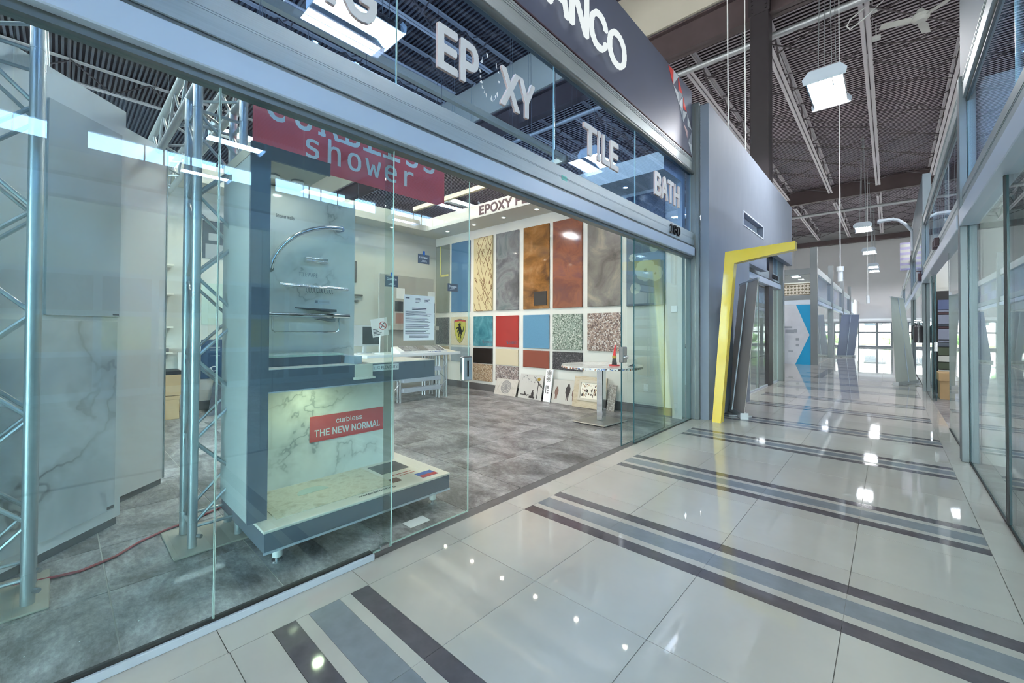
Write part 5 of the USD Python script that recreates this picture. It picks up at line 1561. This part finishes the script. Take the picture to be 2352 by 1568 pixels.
obj("screen", bx(-7.01, -7.006, 3.70, 4.03, 1.05, 1.37), "dark_screen", mo)
obj("foot", bx(-7.12, -6.95, 3.65, 3.85, .89, .905).box(-7.045, -7.015, 3.72, 3.78, .9, 1.05), "grey_plastic", mo)
gb = thing("display_board", "pale grey display board with four small photographs behind the counter table", "display board", base=(-7.7, 5.0, 0))
obj("panel", bx(-7.74, -7.70, 4.42, 5.78, .5, 2.47, c=.004), "board_grey", gb)
obj("ledge", bx(-7.70, -7.58, 4.60, 5.85, 1.31, 1.40, c=.004), "board_grey", gb)
obj("panel", bx(-7.70, -7.66, 4.60, 5.78, .0, 1.31), "board_grey", gb)
for i, (y, z, m_) in enumerate(((4.82, 1.98, "paper"), (4.78, 1.70, "dark_screen"), (4.80, 1.45, "photo_brown"), (5.62, 1.96, "paper"), (5.62, 1.70, "slate_dark"), (5.62, 1.45, "ink_light"))):
    obj("photo", bx(-7.70, -7.697, y, y + .20, z, z + .22), m_, gb)
wb = thing("wall_box", "small grey picture panel on the back wall right of the shower marble", "panel", base=(XB, 3.9, 2.5))
obj("panel", bx(XB, XB + .03, 3.85, 4.22, 2.30, 2.75, c=.003), "slate_dark", wb)
for i, z in enumerate((2.02, 1.90, 1.70)):
    hb = thing("wall_rail", ("upper of three thin dark rails on the back wall", "middle of three thin dark rails on the back wall", "lowest of three thin dark rails on the back wall")[i], "rail", base=(XB, 3.9, z))
    obj("rail", bx(XB, XB + .06, 3.75, 4.35 - .1 * i, z, z + .035, c=.003), "slate_dark", hb)
    obj("bracket", bx(XB, XB + .05, 3.85, 3.88, z - .04, z), "steel", hb)
# back wall seen between the trusses
for k, z in enumerate((2.27, 1.83, 1.33, .94)):
    s_ = thing("wall_shelf", ("highest thin white shelf on the back wall beside the boards", "second highest thin white shelf on the back wall beside the boards", "thin white shelf holding a blue labelled bottle", "lowest thin white shelf on the back wall with small dark goods")[k], "shelf", base=(XB, .8, z))
    obj("board", bx(XB, XB + .30, .2, 1.18, z, z + .025), "warm_white", s_)
    obj("bracket", hull([(XB, 1.0, z), (XB + .22, 1.0, z), (XB, 1.0, z - .18), (XB, 1.02, z), (XB + .22, 1.02, z), (XB, 1.02, z - .18)]), "warm_white", s_)
bo = thing("spray_bottle", "white bottle with a bright blue label on the wall shelf", "bottle", base=(XB + .15, 1.02, 1.355))
lat_ = trimesh.creation.revolve([(0, 0), (.07, 0), (.075, .02), (.075, .26), (.03, .34), (.028, .38), (0, .38)], sections=24)
lat_.apply_translation((XB + .15, 1.02, 1.355))
obj("body", lat_, "grey_plastic", bo, smooth=40)
lbm = trimesh.creation.cylinder(.0765, .16, sections=24)
lbm.apply_translation((XB + .15, 1.02, 1.50))
obj("label", lbm, "bottle_blue", bo, smooth=40)
obj("cap", B().cyl((XB + .15, 1.02, 1.735), (XB + .15, 1.02, 1.775), .032), "maroon", bo)
jg = solo("sample_box", bx(XB + .05, XB + .25, .85, 1.14, .965, 1.02), "slate_dark", "small dark box on the lowest wall shelf", "box")
for i, (y0, z0, y1, z1, m_, lab) in enumerate(((.75, 0, 1.22, .34, "cardboard", "brown cardboard carton standing on the shop floor by the back wall"), (.7, .345, 1.25, .70, "cardboard", "brown cardboard carton with a dark strip, stacked on another carton"))):
    cbx = thing("cardboard_box", lab, "box", base=(-7.9, 1.0, z0))
    obj("carton", bx(-8.2, -7.7, y0, y1, z0 + .002, z1 - .05, c=.004), m_, cbx)
    obj("flap", bx(-8.2, -7.7, y0, y1, z1 - .05, z1), "black" if i else "cardboard", cbx)
for i in range(2):
    fr2 = thing("leaning_panel", ("white edged panel leaning on the back wall behind the truss", "grey slatted panel leaning on the back wall behind the truss")[i], "panel", base=(-7.9, 1.3, 0))
    y0 = 1.27 + i * .09
    obj("sheet", hull([(-7.95, y0, 0), (-7.95, y0 + .07, 0), (-7.92, y0, 0), (-7.92, y0 + .07, 0), (-8.25, y0, .95 - .2 * i), (-8.25, y0 + .07, .95 - .2 * i), (-8.22, y0, .95 - .2 * i), (-8.22, y0 + .07, .95 - .2 * i)]), ("white_paint", "banner_dark")[i], fr2)
ps_ = thing("wall_poster", "dark photo poster high on the back wall behind the truss", "poster", base=(XB, 1.8, 2.2))
obj("print", bx(XB, XB + .012, 1.58, 2.35, 2.48, 3.10), "navy_dark", ps_)
obj("print_patch", bx(XB + .012, XB + .014, 1.62, 2.3, 2.48, 2.72).box(XB + .012, XB + .014, 1.66, 1.80, 2.78, 2.9), "ink_light", ps_)
ps_ = thing("wall_poster", "pale green white panel on the back wall behind the truss", "poster", base=(XB, 1.8, 1.4))
obj("print", bx(XB, XB + .012, 1.58, 2.35, 1.39, 2.07), "glass_tile", ps_)
ps_ = thing("wall_poster", "dark blue poster with a white drop symbol behind the truss", "poster", base=(XB, 1.8, .5))
obj("print", bx(XB, XB + .012, 1.58, 2.35, .50, 1.14), "navy_poster", ps_)
dr5 = Point(0, 0).buffer(.045, 12).union(Polygon([(-.09, 0), (-.02, .044), (-.02, -.044)])).difference(Point(0, 0).buffer(.032, 12))
obj("drop_symbol", B().poly(dr5, (XB + .013, 1.76, .66), U, V, N, .001), "paper", ps_)
obj("print_lines", bx(XB + .012, XB + .013, 1.64, 1.84, 1.0, 1.02).box(XB + .012, XB + .013, 1.70, 1.84, .96, .975).box(XB + .012, XB + .013, 1.7, 1.84, .87, .88), "ink_light", ps_)
lp = thing("leaning_panel", "dark slab leaning on the back wall below the dark blue poster", "panel", base=(-7.6, 2.0, 0))
obj("sheet", hull([(-7.65, 1.55, 0), (-7.65, 2.3, 0), (-7.62, 1.55, 0), (-7.62, 2.3, 0), (-8.26, 1.75, .48), (-8.26, 2.4, .48), (-8.24, 1.75, .48), (-8.24, 2.4, .48)]), "navy_dark", lp)
pts = [(-3.33, -.22, .008), (-3.28, -.06, .008), (-3.24, .10, .008), (-3.30, .24, .008), (-3.42, .36, .008), (-3.50, .50, .008), (-3.56, .68, .008), (-3.72, .95, .008), (-4.1, 1.3, .008)]
solo("power_cord", B().tube(pts, .0075, 8), "red_cord", "red power cord lying on the shop floor between the two trusses", "cord", smooth=60)
solo("paper_label", bx(-2.46, -2.36, 1.60, 1.76, .0005, .0025), "paper", "white paper label lying on the floor under the platform edge", "label")
sc = B()
rn = random.Random(9)
for k in range(60):
    x, y = rn.uniform(-4.6, -2.3), rn.uniform(-.4, 5.5)
    s_ = rn.uniform(.003, .009)
    if -3.6 < x < -2.6 and 4.8 < y < 5.9:
        continue
    sc.add(hull([(x, y, .0005), (x + s_, y + s_ * .3, .0005), (x + s_ * .4, y + s_, .0005), (x + s_ * .5, y + s_ * .5, s_ * .6)]))
solo("plaster_crumbs", sc, "paper", "scattered white plaster crumbs on the shop floor", "debris", kind="stuff")

# ------------------------------------------------------------------ hanging details in the hall
fan = thing("ceiling_fan", "grey three bladed ceiling fan hanging under the roof at the top right", "ceiling fan", base=(.56, 13.4, 8.6))
obj("down_rod", B().cyl((.56, 13.4, 8.75), (.56, 13.4, ZD), .018, 10), "column_paint", fan)
mt_ = trimesh.creation.revolve([(0, -.08), (.10, -.08), (.16, -.02), (.16, .05), (.09, .12), (.05, .20), (0, .20)], sections=28)
mt_.apply_translation((.56, 13.4, 8.6))
obj("motor", mt_, "banner_beige", fan, smooth=40)
for a in (200, 320, 80):
    r = math.radians(a)
    d_ = np.array([math.cos(r), math.sin(r), 0])
    s2 = np.array([-d_[1], d_[0], 0])
    c_ = np.array([.56, 13.4, 8.58])
    pts = []
    for rr, w in ((.16, .05), (.30, .09), (.74, .075)):
        for sg, dz in ((-1, -.02), (1, .02)):
            pts += [c_ + d_ * rr + s2 * w * sg + [0, 0, dz], c_ + d_ * rr + s2 * w * sg + [0, 0, dz + .008]]
    obj("blade", hull(pts), "banner_beige", fan)
rl = thing("cord_reel", "white pull down power socket hanging on a long cord over the walkway", "power socket", base=(-.83, 12.0, 2.5))
obj("cord", B().cyl((-.83, 12.0, 2.78), (-.83, 12.0, 9.2), .009, 8), "white_paint", rl)
obj("socket_body", B().cyl((-.83, 12, 2.69), (-.83, 12, 2.80), .07, 16).cyl((-.83, 12, 2.46), (-.83, 12, 2.69), .05, 16), "white_paint", rl, smooth=40)
rl = thing("cord_reel", "small white power socket hanging on a cord far down the walkway", "power socket", base=(-.8, 27, 2.9))
obj("cord", B().cyl((-.8, 27, 3.1), (-.8, 27, 10.1), .009, 8), "white_paint", rl)
obj("socket_body", B().cyl((-.8, 27, 2.72), (-.8, 27, 3.1), .07, 16), "white_paint", rl, smooth=40)
for i, (y, yt) in enumerate(((7.75, 7.6), (8.9, 8.8))):
    solo("hanging_wire", B().cyl((-2.04, y, 4.70), (-2.04, yt, ZN), .010, 6), "white_paint", ("white suspension wire rising from the pier top, nearer to the sign", "white suspension wire rising from the pier top, nearer to the steel column")[i], "wire")
for i, (x, y) in enumerate(((-.3, 14.2), (-.25, 15.6))):
    jb = thing("junction_box", ("small white junction box under the roof left of the fan", "small white junction box under the roof beyond the first hanging light")[i], "junction box", base=(x, y, 9.7))
    obj("box", bx(x - .1, x + .1, y - .06, y + .06, 9.62, 9.72), "white_paint", jb)
    obj("conduit", B().cyl((x, y, 9.72), (x, y, ZD), .012, 8).cyl((x, y, 9.62), (x, y, 9.3), .008, 6), "white_paint", jb)
cr = solo("flex_cable", B().tube([(-.20, 13.1, 9.45), (-.42, 13.3, 9.30), (-.70, 13.4, 9.2), (-.78, 13.5, 9.12), (-.72, 13.6, 9.06), (-.45, 13.6, 9.2), (.1, 13.5, 9.55), (.4, 13.4, 9.7)], .014, 8), "white_paint", "white flexible cable looping under the roof joist near the fan", "cable", smooth=60)
